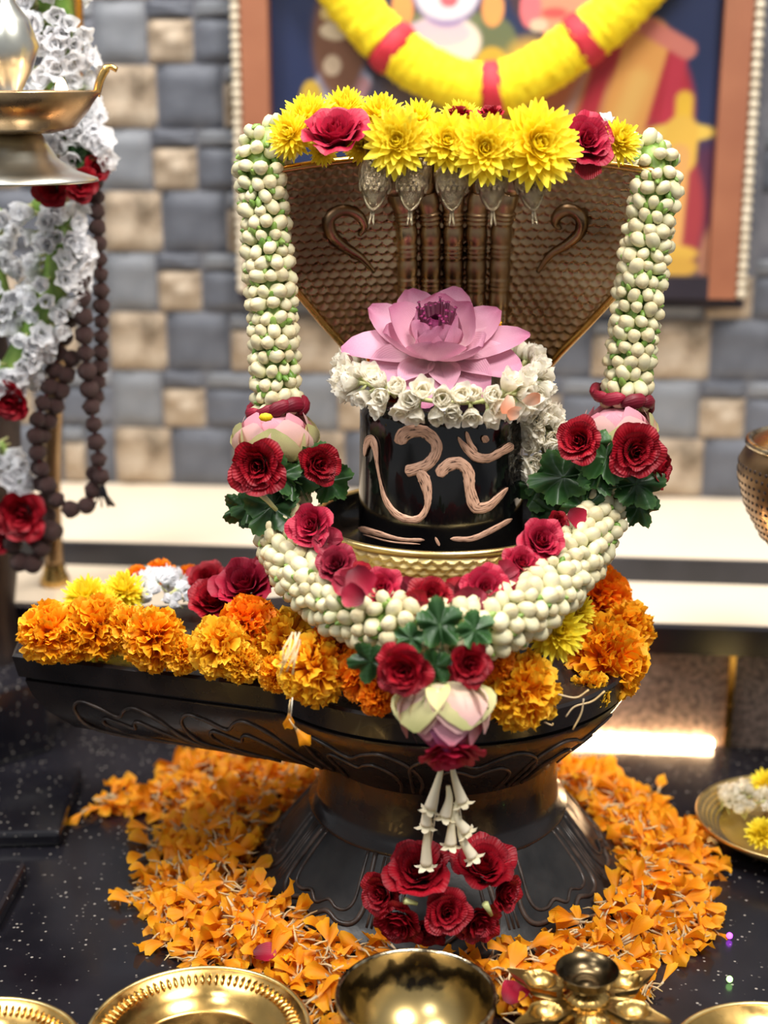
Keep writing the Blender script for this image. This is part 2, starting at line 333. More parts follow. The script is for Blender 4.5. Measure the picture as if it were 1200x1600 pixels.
def marigold_variant(seed, matn, N=170, low=-.35):
    rnd = random.Random(seed); mb = MB()
    for k in range(N):
        zc = 1-(1-low)*(k+.5)/N; az = k*2.39996+rnd.uniform(-.2, .2)
        d = Vector((math.sqrt(max(0, 1-zc*zc))*math.cos(az), math.sqrt(max(0, 1-zc*zc))*math.sin(az), zc))
        p = MB(); Lk = rnd.uniform(.52, .68)
        rpetal(p, 0, 0, 0, rad(0, rnd.uniform(0, 18), rnd.uniform(10, 65)), Lk, rnd.uniform(.17, .26), cup=rnd.uniform(-.4, .5), ruff=rnd.uniform(.07, .13), rf=rnd.uniform(4, 7), nu=6, nv=4, seed=rnd.random()*9, shape='fan')
        T = frame(d, rnd.uniform(0, 6.28), d*rnd.uniform(.30, .42))
        mb.add(p.V[0], p.F, p.UV[0], 0, T)
    V, F, UV = blob(10, 7); mb.add(V*.42, F, UV*0, 0)
    return mb.mesh('marigold_bloom', G[matn])
MG = {}
def put_marigold(pos, d, R, v=0, matn='marigold', label=None, group=None, roll=0, s=(1, 1, 1), name='marigold', parent=None):
    k = (matn, v)
    if k not in MG: MG[k] = marigold_variant(v*11+5, matn)
    o = ob(name, MG[k], parent, frame(d, roll, pos, (R*s[0], R*s[1], R*s[2])))
    if label: tag(o, label, 'marigold' if 'marigold' in name else 'flower', group)
    return o
def mum_variant(seed, dense):
    rnd = random.Random(seed); mb = MB()
    L = [(22, 95, 1.0), (20, 78, .96), (17, 60, .86), (14, 42, .72), (10, 24, .58), (6, 8, .45)] if not dense else [(20, 115, .95), (22, 92, .97), (22, 74, .95), (20, 55, .9), (16, 36, .86), (12, 18, .82), (6, 5, .8)]
    for n, a, l in L:
        for k in range(n):
            az = 2*PI*(k+rnd.uniform(-.3, .3))/n + a
            aa = a+rnd.uniform(-8, 8)
            rpetal(mb, az, .05, -.1+.12*(1-a/95), rad(aa*.75, aa, aa-22+rnd.uniform(-20, 14)), l*rnd.uniform(.85, 1.05), rnd.uniform(.115, .155)*(.75 if dense else 1), cup=.45, nu=4, nv=5, seed=rnd.random()*9, shape='strap')
    V, F, UV = blob(8, 5); mb.add(V*.25, F, UV*0+.2, 0)
    return mb.mesh('chrysanthemum_bloom', G['yellow'])
MUM = {}
def put_mum(pos, d, R, v=0, dense=False, label=None, group=None, roll=0, s=1):
    k = (v, dense)
    if k not in MUM: MUM[k] = mum_variant(v*13+1, dense)
    o = ob('chrysanthemum', MUM[k], None, frame(d, roll, pos, (R, R*s, R)))
    return tag(o, label, 'flower', group)
# leaves: deeply lobed
def leaf_mesh(seed):
    rnd = random.Random(seed); n = 88; V = [(0, .35, 0)]; UV = [(.5, .3)]
    ring = []
    for j, k in enumerate((.5, 1.0)):
        for i in range(n):
            t = i/n*2*PI - PI/2
            r = .56*(.86+.42*abs(math.sin(2.5*(t+PI/2)))**1.1*(1 if j else .55) + (.13*((i*3 % 9)/9-.5) if j else 0))*k
            x = r*math.cos(t)*.95; y = .42+r*math.sin(t)*1.05
            z = .13*math.sin(5*t+seed)*k+(.05*math.sin(11*t) if j else 0) - .22*x*x + .14*abs(x) - .12*(y-.3)**2
            V.append((x, y, z)); UV.append((.5+x*.5, k))
    F = [(0, 1+i, 1+(i+1) % n) for i in range(n)] + [(1+i, 1+n+i, 1+n+(i+1) % n, 1+(i+1) % n) for i in range(n)]
    mb = MB(); mb.add(V, F, UV)
    Vt, Ft, Ut = tube([(0, -.35, -.05), (0, 0, 0), (0, .4, .012)], [.03, .03, .015], 5); mb.add(Vt, Ft, Ut)
    return mb.mesh('leaf', G['leaf'])
LEAF = [leaf_mesh(s) for s in range(3)]
def put_leaf(pos, d, R, roll, v, parent): return ob('leaf', LEAF[v % 3], parent, frame(d, roll, pos, R))
# jasmine
def jasmine_variant(seed, matn, half):
    rnd = random.Random(seed); mb = MB()
    for n, a, l in ((6, (50, 15, 5+45*half), 1.), (5, (42, 5, -8+30*half), .92), (3, (30, -5, -15), .85)):
        for k in range(n):
            rpetal(mb, 2*PI*(k+rnd.uniform(-.15, .15))/n+a[0], .08, 0, rad(*[q+rnd.uniform(-12, 12) for q in a]), l*rnd.uniform(.85, 1.1), .40, cup=.45, nu=5, nv=6, seed=rnd.random()*5, shape='strap')
    V, F, UV = tube([(0, 0, .15), (0, 0, -.2), (0, 0, -.9)], [.16, .1, .07], 6); mb.add(V, F, UV, 1)
    return mb.mesh('jasmine_flower', [G[matn], G['stem']])
JAS = [jasmine_variant(s, 'jasmine', h) for s, h in ((1, .1), (2, .5), (3, .9), (4, 0))]
WHT = [jasmine_variant(s, 'white', h) for s, h in ((1, .6), (2, 1.2), (3, 1.6))]
def bud_mesh(n, m):
    V, F, UV = blob(n, m, lambda t: (math.sin(PI*min(1, t*1.0))**.8*(.9+.1*t)*(1.0 if t < .99 else .1), -math.cos(PI*t)*1.28))
    for i in range(len(V)):   # soft wrapped-petal seams
        a = math.atan2(V[i][1], V[i][0]); k = 1+.07*math.cos(3*a+V[i][2]*1.5); V[i][0] *= k; V[i][1] *= k
    return V, F, UV
mb = MB(); V, F, UV = bud_mesh(12, 9); mb.add(V, F, UV); BUD = mb.mesh('bud', G['bud'])
LB = bud_mesh(8, 6)
CX = blob(6, 5, lambda t: (math.sin(PI*t)*(1-.45*t), -math.cos(PI*t)*1.4))

# ============================================================ SETTING
YAW = math.tan(math.radians(5.4))
def ydist(d_right, x): return d_right - 1.0 - YAW*(x-.237)       # back lines turn slightly away on the left
def slab(name, dr0, dr1, z0, z1, mat, x0=-1.3, x1=1.3, kind='structure'):
    V, F = prism([(x0, ydist(dr0, x0)), (x1, ydist(dr0, x1)), (x1, ydist(dr1, x1)), (x0, ydist(dr1, x0))], z0, z1)
    mb = MB(); mb.add(V, F); return tag(ob(name, mb.mesh(name, G[mat], False)), kind=kind)
V, F = prism([(-1.3, -1.3), (1.3, -1.3), (1.3, ydist(1.222, 1.3)), (-1.3, ydist(1.222, -1.3))], -.05, 0)
mb = MB(); mb.add(V, F); tag(ob('floor', mb.mesh('floor', G['granite'], False)), 'black speckled granite altar top', kind='structure')
slab('trim_1', 1.222, 1.36, -.05, .09, 'riser')
slab('trim_2', 1.214, 1.36, .0905, .115, 'black')
slab('trim_3', 1.225, 1.55, .1152, .1156, 'marble')
slab('trim_4', 1.338, 1.60, .1157, .1385, 'strip')
slab('trim_5', 1.343, 1.62, .1387, .1392, 'marble')
# wall of mosaic tiles
wx0, wx1, wz0, wz1 = -1.0, 1.0, .139, 1.3
ywall = lambda x: ydist(1.56, x)
V, F = prism([(wx0, ywall(wx0)+.006), (wx1, ywall(wx1)+.006), (wx1, ywall(wx1)+.06), (wx0, ywall(wx0)+.06)], .1395, wz1)
mb = MB(); mb.add(V, F); wall = tag(ob('wall_back', mb.mesh('wall_back', G['grout'], False)), kind='structure')
def tile_mesh(name, wd, ht, mat, relief, seed):
    n = 9; u = np.linspace(0, 1, n); U, Vv = np.meshgrid(u, u)
    e = np.minimum(np.minimum(U, 1-U), np.minimum(Vv, 1-Vv)); y = -.006*np.clip(e*7, 0, 1)
    y = y - relief*(vnoise(U*4+seed, Vv*4, seed)-.3)*np.clip(e*7, 0, 1)
    P = np.stack([U*(wd-.0018)+.0009, y, Vv*(ht-.0018)+.0009], -1)
    mb = MB(); mb.add(P.reshape(-1, 3), gridF(n, n), np.stack([U, Vv], -1).reshape(-1, 2)); return mb.mesh(name, G[mat])
MOD = [(0, 66, 0, 66, 'tile_cream'), (66, 136, 0, 66, 'tile_dark'), (136, 164, 0, 48, 'tile_cream'), (136, 164, 48, 66, 'tile_pale'), (164, 197, 0, 66, 'tile_dark'),
       (0, 57, 66, 130, 'tile_pale'), (57, 107, 66, 112, 'tile_cream'), (57, 107, 112, 130, 'tile_dark'), (107, 197, 66, 112, 'tile_dark'), (107, 197, 112, 130, 'tile_pale')]
tmesh = [tile_mesh('tile', (b-a)/1000, (d-c)/1000, m, .012 if m == 'tile_cream' else .003, i) for i, (a, b, c, d, m) in enumerate(MOD)]
tlist = []
xo = PY(170, 550, ywall(-.35)).x; cosw = math.cos(math.atan(YAW))
for i in range(-5, 8):
    for j in range(0, 9):
        for k, (a, b, c, d, m) in enumerate(MOD):
            x = xo+(i*.197+a/1000)*.995; z = .14+j*.130+c/1000
            if x < -.95 or x > .9 or z > 1.15: continue
            cx = x+.02; cz = z+.02
            if -.16 < cx < .33 and cz > .40: continue        # hidden behind the framed picture
            tlist.append((abs(cx+.05)*.7+max(0, cz-.45), x, z, k))
tlist.sort(); stuff = MB()
for n_, (s_, x, z, k) in enumerate(tlist):
    M = Matrix.Translation((x, ywall(x)+.006, z)) @ Matrix.Rotation(-math.atan(YAW), 4, 'Z')
    if n_ < 300: ob('tile', tmesh[k], wall, M)
    else:
        me = tmesh[k]; nv = len(me.vertices); co = np.empty(nv*3); me.vertices.foreach_get('co', co)
        stuff.add(co.reshape(-1, 3), gridF(9, 9), None, {'tile_cream': 0, 'tile_dark': 1, 'tile_pale': 2}[MOD[k][4]], M)
if stuff.n: tag(ob('tile', stuff.mesh('tile', [G['tile_cream'], G['tile_dark'], G['tile_pale']]), wall), kind='stuff')
# LED strip at the foot of the riser, and an upright brass bar beyond its right end
x0 = PZ(1190, 1160, 0).x; x1 = PZ(1112, 1165, 0).x
def led(): 
    V, F, UV = tube([(x0-.35, ydist(1.218, x0-.35), .004), (x1, ydist(1.218, x1), .004)], .0036, 10); mb = MB(); mb.add(V, F, UV); return mb
tag(ob('led_strip', led().mesh('led_strip', G['led'])), 'glowing warm white light strip along the foot of the granite step', 'light')
xa = PZ(1131, 1160, 0).x; V, F = box(xa-.003, xa+.003, ydist(1.218, xa), ydist(1.2225, xa), .001, .0895)
mb = MB(); mb.add(V, F); tag(ob('trim_6', mb.mesh('trim_6', G['brass'], False)), kind='structure')
# low black granite slabs at the left
def gslab(pts, z0, z1, label):
    P = [PZ(a, b, z1) for a, b in pts]
    if (P[1]-P[0]).cross(P[2]-P[1]).z < 0: P.reverse()
    V, F = prism(P, z0, z1); mb = MB(); mb.add(V, F)
    m = mb.mesh('granite_slab', [G['granite']], False); o = ob('granite_slab', m); tag(o, label, 'slab')
    bv = o.modifiers.new('bevel', 'BEVEL'); bv.width = .0035; bv.segments = 2; return o
gslab([(-160, 1212), (128, 1196), (94, 1300), (-160, 1306)], .0, .013, 'low black granite slab at the left edge, the one nearer the spout')
gslab([(-160, 1345), (42, 1345), (-4, 1432), (-160, 1440)], .0, .013, 'low black granite slab at the left edge, the one nearer the brass plates')
gslab([(48, 962), (118, 962), (70, 1060), (-160, 1120), (-160, 1060), (-5, 1012)], .0, .07, 'tall black granite block behind the tip of the stone spout')

# ============================================================ FRAMED PICTURE
FX0, FX1 = 362, 1192
yf = lambda x: ywall(x)-.012
def on_wall(px, py, off=0.0):
    Y = .5
    for _ in range(6): p = PY(px, py, Y); Y = yf(p.x)-off
    return PY(px, py, Y)
pl = on_wall(372, 455); pr = on_wall(1165, 462); zb = .5*(pl.z+pr.z); ztop = zb+.62
xl, xr = on_wall(364, 60).x, on_wall(1190, 60).x
fr = empty('framed_picture', (xl, yf(xl), zb)); tag(fr, 'large framed devotional print of two garlanded figures on dark blue', 'picture')
Wd = (xr-xl)/cosw; Rz = Matrix.Rotation(-math.atan(YAW), 4, 'Z'); fr.matrix_local = Matrix.Translation((xl, yf(xl), zb)) @ Rz
def fpart(name, b, mat):
    V, F = box(*b); mb = MB(); mb.add(V, F); return ob(name, mb.mesh(name, G[mat], False), fr)
fpart('frame_rail', (.012, .040, -.022, .006, .0, .62), 'wood'); fpart('frame_rail', (Wd-.040, Wd-.012, -.022, .006, 0, .62), 'wood')
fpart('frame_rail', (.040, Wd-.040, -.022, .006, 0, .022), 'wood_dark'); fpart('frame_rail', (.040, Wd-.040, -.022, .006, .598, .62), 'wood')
fpart('backing', (.0, Wd, -.001, .009, -.012, .625), 'wood_dark')
for xx in (.006, Wd-.006):
    mb = MB(); V, F, UV = blob(8, 5)
    for k in range(66): mb.add(V*(.0062, .0062, .0055), F, UV, 0, Matrix.Translation((xx, -.016, .005+k*.0094)))
    tag(ob('beading', mb.mesh('beading', G['bead_trim']), fr), kind='stuff')
# print: soft painted shapes on a flat sheet (vertex colours of a flat print)
def picture():
    nx, nz = 260, 290; x = np.linspace(.038, Wd-.038, nx); z = np.linspace(.02, .60, nz); X, Z = np.meshgrid(x, z)
    mppx = pxm(on_wall(780, 200)); 
    U = 364+X*cosw/mppx*1.0; 
    ztop0 = on_wall(780, 0).z; zbot = on_wall(780, 455).z
    Vp = (ztop0-(Z+zb))/(ztop0-zbot)*455          # picture row in photograph pixels (approx.)
    U = 372 + (X/Wd)*(1180-372) + 0*Vp
    col = np.zeros((nz, nx, 3)); kdark = .8; col[:] = (.022, .034, .10)
    col = col*(1+.25*(Vp[..., None] > 330)); 
    def mixc(mask, c): 
        nonlocal col; mask = np.clip(mask, 0, 1)[..., None]; col = col*(1-mask)+np.array(c)*mask
    def ell(cx, cy, rx, ry, c, soft=.12, rot=0, a=1.):
        dx, dy = U-cx, Vp-cy; r = math.radians(rot); ex = (dx*math.cos(r)+dy*math.sin(r))/rx; ey = (-dx*math.sin(r)+dy*math.cos(r))/ry
        mixc(a*(1-np.hypot(ex, ey))/soft+.5, c)
    def band(x0, y0, x1, y1, hw, c, soft=6, a=1.):
        dx, dy = x1-x0, y1-y0; L = math.hypot(dx, dy); t = np.clip(((U-x0)*dx+(Vp-y0)*dy)/L/L, 0, 1)
        d = np.hypot(U-(x0+t*dx), Vp-(y0+t*dy)); mixc(a*((hw-d)/soft+.5), c)
    # maroon/purple lower right ground
    mixc((U-930)/60*np.clip((Vp-200)/80, 0, 1)*.8, (.10, .03, .07)); mixc(np.clip((Vp-395)/30, 0, 1), (.07, .04, .10))
    # left blue-white draped attendant shapes
    ell(545, 150, 50, 62, (.34, .42, .62)); ell(600, 170, 45, 60, (.45, .48, .62)); ell(575, 155, 18, 40, (.60, .32, .36), a=.8); ell(495, 150, 18, 30, (.65, .42, .05))
    ell(540, 60, 42, 95, (.20, .09, .05), .3); ell(535, 45, 26, 14, (.70, .58, .40)); ell(524, 18, 14, 12, (.8, .62, .25)); ell(528, 98, 14, 16, (.65, .50, .35)); ell(515, -60, 22, 60, (.6, .35, .1))
    ell(620, 100, 32, 60, (.05, .04, .06)); ell(650, 150, 70, 45, (.10, .09, .13))
    # central figure: pale face and neck, orange side locks, dark hair
    ell(705, -40, 92, 95, (.05, .04, .06)); ell(705, 70, 88, 62, (.16, .19, .10)); ell(705, 150, 95, 60, (.20, .15, .16), .3)
    ell(780, 75, 35, 50, (.13, .16, .09)); ell(700, 62, 58, 40, (.78, .70, .66)); ell(690, 50, 52, 22, (.60, .50, .62), a=.6)
    ell(637, 12, 17, 28, (.80, .36, .12)); ell(775, 12, 17, 28, (.80, .36, .12))
    ell(705, -30, 56, 70, (.30, .22, .48)); ell(705, -8, 48, 38, (.70, .70, .80)); ell(708, -2, 14, 13, (.75, .14, .18)); ell(690, -70, 8, 5, (.02, .02, .03)); ell(725, -70, 8, 5, (.02, .02, .03)); ell(705, -100, 40, 20, (.25, .2, .4))
    ell(705, -130, 60, 45, (.65, .42, .10))
    ell(775, 100, 26, 30, (.55, .38, .05)); ell(760, 165, 60, 35, (.42, .22, .06), .4)
    # second figure: rosy face, red and gold sari
    ell(880, -30, 85, 90, (.07, .04, .05)); ell(985, 170, 100, 130, (.48, .03, .05)); ell(1000, 330, 110, 150, (.40, .05, .06))
    ell(880, 160, 95, 70, (.62, .28, .10), .4); ell(900, 230, 100, 100, (.62, .24, .10), .5)
    band(1010, 60, 960, 260, 34, (.80, .38, .10)); band(1000, 120, 950, 260, 16, (.85, .50, .14), 20); band(930, 60, 880, 200, 9, (.55, .40, .38)); band(955, 60, 910, 220, 14, (.50, .03, .05)); band(1058, 90, 1040, 230, 12, (.55, .04, .07))
    band(990, 30, 1070, 75, 14, (.68, .22, .17)); band(830, 90, 800, 150, 30, (.60, .40, .08), 25); band(905, 90, 870, 160, 20, (.60, .20, .10), 20)
    ell(880, -8, 54, 66, (.80, .30, .20)); ell(868, 20, 20, 8, (.7, .1, .1), .4); ell(832, 12, 16, 30, (.75, .18, .22)); ell(845, 38, 14, 10, (.6, .5, .4)); ell(862, -50, 8, 5, (.03, .02, .02)); ell(898, -50, 8, 5, (.03, .02, .02)); ell(880, -120, 70, 55, (.7, .45, .10))
    # painted golden lamp pillar at right and edge scroll
    band(1070, 150, 1070, 200, 13, (.85, .52, .05), 8); ell(1068, 200, 52, 14, (.85, .58, .10), .3); band(1068, 200, 1066, 240, 26, (.82, .50, .08)); band(1066, 235, 1060, 380, 17, (.80, .42, .13)); ell(1062, 390, 42, 14, (.80, .48, .08), .3); ell(1060, 412, 45, 18, (.75, .42, .07), .3)
    ell(1120, 400, 14, 48, (.55, .25, .15), .5)
    P = np.stack([X, np.full_like(X, -.0035), Z], -1)
    mb = MB(); mb.add(P.reshape(-1, 3), gridF(nx, nz)); me = mb.mesh('print', None or [pm], False)
    ca = me.color_attributes.new('print_colour', 'FLOAT_COLOR', 'POINT')
    ca.data.foreach_set('color', np.concatenate([kdark*col.reshape(-1, 3), np.ones((nx*nz, 1))], 1).ravel().astype(np.float32))
    return me
pm, nt, b = new_mat('colour_print'); at = nt.nodes.new('ShaderNodeVertexColor'); at.layer_name = 'print_colour'
nt.links.new(at.outputs[0], b.inputs['Base Color']); b.inputs['Roughness'].default_value = .35
ob('print', picture(), fr)
# yellow roll garland hung over the picture
gy = empty('yellow_garland', on_wall(760, 140, .03)); tag(gy, 'thick fluffy yellow garland with red bands draped across the framed picture', 'garland')
gpts = [on_wall(a, b, .035) for a, b in [(455, -160), (520, -40), (600, 62), (680, 118), (762, 140), (840, 112), (905, 66), (975, 8), (1060, -90), (1120, -170)]]
gp = cr(gpts, 12)
def fuzzy(seg, r, seed):
    V, F, UV = tube(seg, r, 20); n = len(seg); rn = np.random.RandomState(seed)
    ctr = np.repeat(np.array(seg), 20, 0); V = ctr+(V-ctr)*(1+.16*rn.rand(len(V))[:, None]); return V, F, UV
cuts = [0, 27, 48, 72, 96, 108]; cuts = [0, 26, 49, 73, len(gp)-1]
Rg = .0235
for i in range(4):
    seg = gp[cuts[i]:cuts[i+1]+1]; seg = cr(seg[::3] if len(seg[::3]) > 2 else seg, 8); mb = MB(); mb.add(*fuzzy(seg - np.array(gy.location), Rg, i)); ob('flower_roll', mb.mesh('flower_roll', G['fuzz']), gy)
for i in (1, 2, 3):
    c = gp[cuts[i]]-np.array(gy.location); t = gp[min(cuts[i]+1, len(gp)-1)]-gp[cuts[i]-1]; t /= np.linalg.norm(t); mb = MB()
    mb.add(*tube([c-t*.011, c-t*.005, c+t*.005, c+t*.011], [Rg*1.06, Rg*1.18, Rg*1.18, Rg*1.06], 16)); ob('red_band', mb.mesh('red_band', G['band_red']), gy)
mb = MB(); c = gp[49]-np.array(gy.location); mb.add(*tube([c, c+np.array([.001, -.002, -.03]), c+np.array([.003, -.004, -.055])], [.012, .010, .016], 10)); ob('tassel', mb.mesh('tassel', G['band_red']), gy)

# ============================================================ STONE PEDESTAL (base, neck, spouted table) AND LINGA
X0 = -.002
ped = empty('stone_pedestal', (X0, 0, 0)); tag(ped, 'black carved stone pedestal with lotus foot and long flower-laden spout', 'pedestal')
def lotus_mod(th, t):
    return 1+0*th
foot_prof = [(.02, .0015), (.135, .0015), (.138, .004), (.138, .014), (.134, .017), (.130, .019), (.124, .026), (.117, .034), (.110, .043), (.103, .052), (.097, .059), (.094, .062), (.091, .064)]
def foot_mod(th, t): 
    k = np.abs(np.sin(4*th+.4)); return 1-.018*(1-k**.35)*(1 if .15 < t < .95 else .5)
V, F, UV = lathe(foot_prof, 192, foot_mod); mb = MB(); mb.add(V, F, UV); ob('foot', mb.mesh('foot', G['stone_foot']), ped)
def foot_r(z): 
    zz = [p[1] for p in foot_prof[3:]]; rr = [p[0] for p in foot_prof[3:]]; return float(np.interp(z, zz, rr))
for k in range(8):      # carved petal outlines on the foot
    a0 = -PI/2 + k*PI/4; mb = MB()
    for sc, rr_ in ((1.0, .0021), (.78, .0014)):
        pts = []
        for s, z in [(.30, .061), (.32, .045), (.33, .030), (.29, .0225), (.20, .021), (.10, .024), (0, .019), (-.10, .024), (-.20, .021), (-.29, .0225), (-.33, .030), (-.32, .045), (-.30, .061)]:
            zz = .060-(.060-z)*(sc if sc == 1 else .84); a = a0+s*sc*.95; r = foot_r(zz)*.995; pts.append((r*math.cos(a), r*math.sin(a), zz))
        mb.add(*tube(cr(pts, 5), rr_, 6))
    for s in (.365, .393, .42):
        pts = [(foot_r(z)*.993*math.cos(a0+s), foot_r(z)*.993*math.sin(a0+s), z) for z in (.060, .045, .030, .022)]; mb.add(*tube(pts, .0013, 5))
    ob('carved_petal', mb.mesh('carved_petal', G['ridge']), ped)
neck = [(.095, .060), (.096, .064), (.0905, .068), (.089, .075), (.088, .09), (.088, .100), (.090, .110)]
V, F, UV = lathe(neck, 96); mb = MB(); mb.add(V, F, UV); ob('neck', mb.mesh('neck', G['stone']), ped)
# spouted table: outline interpolates between full rim and small underside
tipf = PZ(48, 1028, .155); tip_ang = math.radians(178)
def outline(Rc, Ls, wt, wr, n=160):
    # circle radius Rc plus a straight spout of length Ls, half width wt at tip, wr at root; spout along tip_ang
    c, s = math.cos(tip_ang), math.sin(tip_ang)
    a_root = math.asin(min(.95, wr/Rc)); ns = 26
    pts = []
    nc = n-2*ns-12
    for i in range(nc):
        a = a_root+(2*PI-2*a_root)*i/(nc-1); pts.append((Rc*math.cos(a), Rc*math.sin(a)))
    xr_ = Rc*math.cos(a_root)
    for i in range(ns): t = (i+1)/ns; pts.append((xr_+(Ls-xr_)*t, -wr+(wr-wt)*t))
    for i in range(12): t = (i+1)/13; pts.append((Ls+.004*math.sin(PI*t), -wt+2*wt*t))
    for i in range(ns): t = 1-i/ns; pts.append((xr_+(Ls-xr_)*t, wr-(wr-wt)*t))
    return np.array([(x*c-y*s, x*s+y*c) for x, y in pts])
levels = [(.106, .088, .13, .018, .055, 0), (.110, .092, .17, .021, .060, 0), (.118, .099, .215, .025, .067, 0), (.128, .109, .262, .031, .074, 0), (.142, .122, .280, .035, .081, 0), (.156, .132, .290, .037, .086, 0), (.164, .137, .293, .0375, .089, 0), (.1662, .1375, .294, .0375, .089, 0),
          (.1668, .1345, .290, .035, .087, 0), (.1690, .1345, .290, .035, .087, 0), (.1702, .140, .298, .039, .091, 0), (.186, .142, .301, .041, .093, 0), (.188, .1405, .299, .0395, .091, 0), (.1885, .134, .292, .036, .086, 0)]
def lev(z): 
    zz = [l[0] for l in levels]; return [float(np.interp(z, zz, [l[i] for l in levels])) for i in range(1, 5)]
Vs = []
for l in levels: o_ = outline(*l[1:5]); Vs += [(x, y, l[0]) for x, y in o_]
n = 160; F = gridF(n, len(levels), True) + [tuple((len(levels)-1)*n+i for i in range(n)), tuple(range(n-1, -1, -1))]
mb = MB(); mb.add(Vs, F); ob('spouted_table', mb.mesh('spouted_table', G['stone']), ped).modifiers.new('e', 'EDGE_SPLIT').split_angle = math.radians(35)
def under(s, z):    # point on the underside at outline fraction s, height z
    o_ = outline(*lev(z)); i = (s % 1)*n; i0 = int(i) % n; f = i-int(i); p = o_[i0]*(1-f)+o_[(i0+1) % n]*f
    return (p[0], p[1], z)
na = n-2*26-12
s_list = [(k+.5)*(na/n)/7 for k in range(7)] + [(na+38+26*.30)/n, (na+38+26*.72)/n]
for k, s0 in enumerate(s_list):
    w_ = .046 if k < 7 else .030
    mb = MB()
    for sc in (1.0, .62):
        pts = []
        for ds, z in [(-1, .112), (-1.02, .128), (-.92, .145), (-.6, .155), (-.3, .152), (0, .145), (.3, .152), (.6, .155), (.92, .145), (1.02, .128), (1, .112)]:
            q = under(s0+ds*w_*sc, .108+(z-.108)*(1 if sc == 1 else .72)); pts.append((q[0]*1.003, q[1]*1.003, q[2]-.0003))
        mb.add(*tube(cr(pts, 5), .0013, 6))
    ob('carved_petal', mb.mesh('carved_petal', G['ridge']), ped)
drum = [(.118, .1885), (.112, .190), (.098, .193), (.090, .199), (.082, .21), (.080, .232), (.03, .232)]
V, F, UV = lathe(drum, 80); mb = MB(); mb.add(V, F, UV); ob('drum', mb.mesh('drum', G['stone']), ped)
# linga
lg = empty('linga', (X0, 0, .232)); tag(lg, 'glossy black stone linga painted with a sandal paste om sign', 'sculpture')
RL = .0575; zt = .376
prof = [(.01, .2335), (RL*1.005, .2335), (RL*1.01, .28), (RL, .31), (RL*.99, .345)] + [(RL*.99*math.cos(a), .355+.022*math.sin(a)) for a in np.linspace(.1, PI/2-.01, 9)]
V, F, UV = lathe([(r, z-.232) for r, z in prof], 96); mb = MB(); mb.add(V, F, UV); ob('stone_shaft', mb.mesh('stone_shaft', G['linga']), lg)
def hit_cyl(px, py, R):
    d = ray(px, py); o_ = CAM-Vector((X0, 0, 0)); a = d.x**2+d.y**2; b_ = 2*(o_.x*d.x+o_.y*d.y); c_ = o_.x**2+o_.y**2-R*R
    D = b_*b_-4*a*c_
    if D < 0: D = 0
    t = (-b_-math.sqrt(D))/2/a; return o_+d*t
def stroke(pts):     # (x, y, width) in 3x-zoomed pixels of the linga close-up
    P = cr(pts, 7); c = P[:, :2]; T = np.gradient(c, axis=0); T /= np.linalg.norm(T, axis=1)[:, None]+1e-9; N = np.stack([-T[:, 1], T[:, 0]], 1)
    Vv = []; UVv = []; m = len(P); L = 0
    rn = np.random.RandomState(int(P[0][0]))
    for i in range(m):
        endt = min(i, m-1-i)/2.5; e = math.sqrt(max(0., 1-(1-min(1, endt))**2))*.85+.15 if endt < 1 else 1
        wd = P[i][2]*.58*e*(1+.12*(rn.rand()-.5))
        if i: L += np.linalg.norm(c[i]-c[i-1])
        for j, (k, h) in enumerate([(-1, -.0003), (-.82, .0007), (-.3, .0010), (.3, .0008), (.82, .0007), (1, -.0003)]):
            q = c[i]+N[i]*k*wd; p = hit_cyl(500+q[0]/3, 430+q[1]/3, RL*1.004+h); p.z -= .232
            Vv.append(p); UVv.append((L/90, k*.5+.5))
    mb = MB(); mb.add(Vv, gridF(6, m), UVv); return mb
STR = [[(378, 795, 50), (385, 755, 58), (430, 732, 52), (490, 735, 50), (540, 780, 46), (545, 830, 46), (505, 885, 46), (450, 908, 46), (398, 922, 50)],
       [(462, 912, 36), (490, 962, 50), (505, 1030, 34), (500, 1090, 26), (465, 1140, 32), (410, 1145, 34), (350, 1115, 32), (305, 1050, 22), (283, 970, 12), (268, 890, 14), (258, 810, 26), (236, 768, 36), (216, 800, 24), (208, 850, 10)],
       [(550, 940, 50), (598, 893, 52), (655, 882, 50), (695, 925, 50), (702, 1000, 46), (728, 1085, 52), (785, 1085, 42), (835, 1045, 30), (882, 995, 14)],
       [(646, 758, 10), (675, 800, 26), (730, 850, 40), (790, 858, 36), (850, 828, 34), (908, 795, 40)],
       [(686, 732, 14), (702, 785, 20), (735, 830, 22)], [(768, 752, 26), (782, 785, 32)],
       [(178, 1185, 30), (270, 1210, 26), (380, 1238, 16), (490, 1242, 18)], [(200, 1215, 6), (330, 1250, 8), (470, 1262, 8)], [(610, 1236, 22), (710, 1236, 26), (800, 1198, 26), (902, 1142, 22)], [(540, 1228, 12), (560, 1270, 16)]]
for st in STR: ob('paste_stroke', stroke(st).mesh('paste_stroke', G['paste']), lg)
q = hit_cyl(735, 660, RL); mb = MB(); rn = np.random.RandomState(2)
for k in range(16):
    V, F, UV = blob(5, 4); mb.add(V*.0011*rn.uniform(.5, 1.3), F, UV, 0, Matrix.Translation((q.x+rn.uniform(-.004, .004), q.y-.0003, q.z-.232+rn.uniform(-.0025, .0025))))
tag(ob('powder_speck', mb.mesh('powder_speck', G['soot']), lg), kind='stuff')

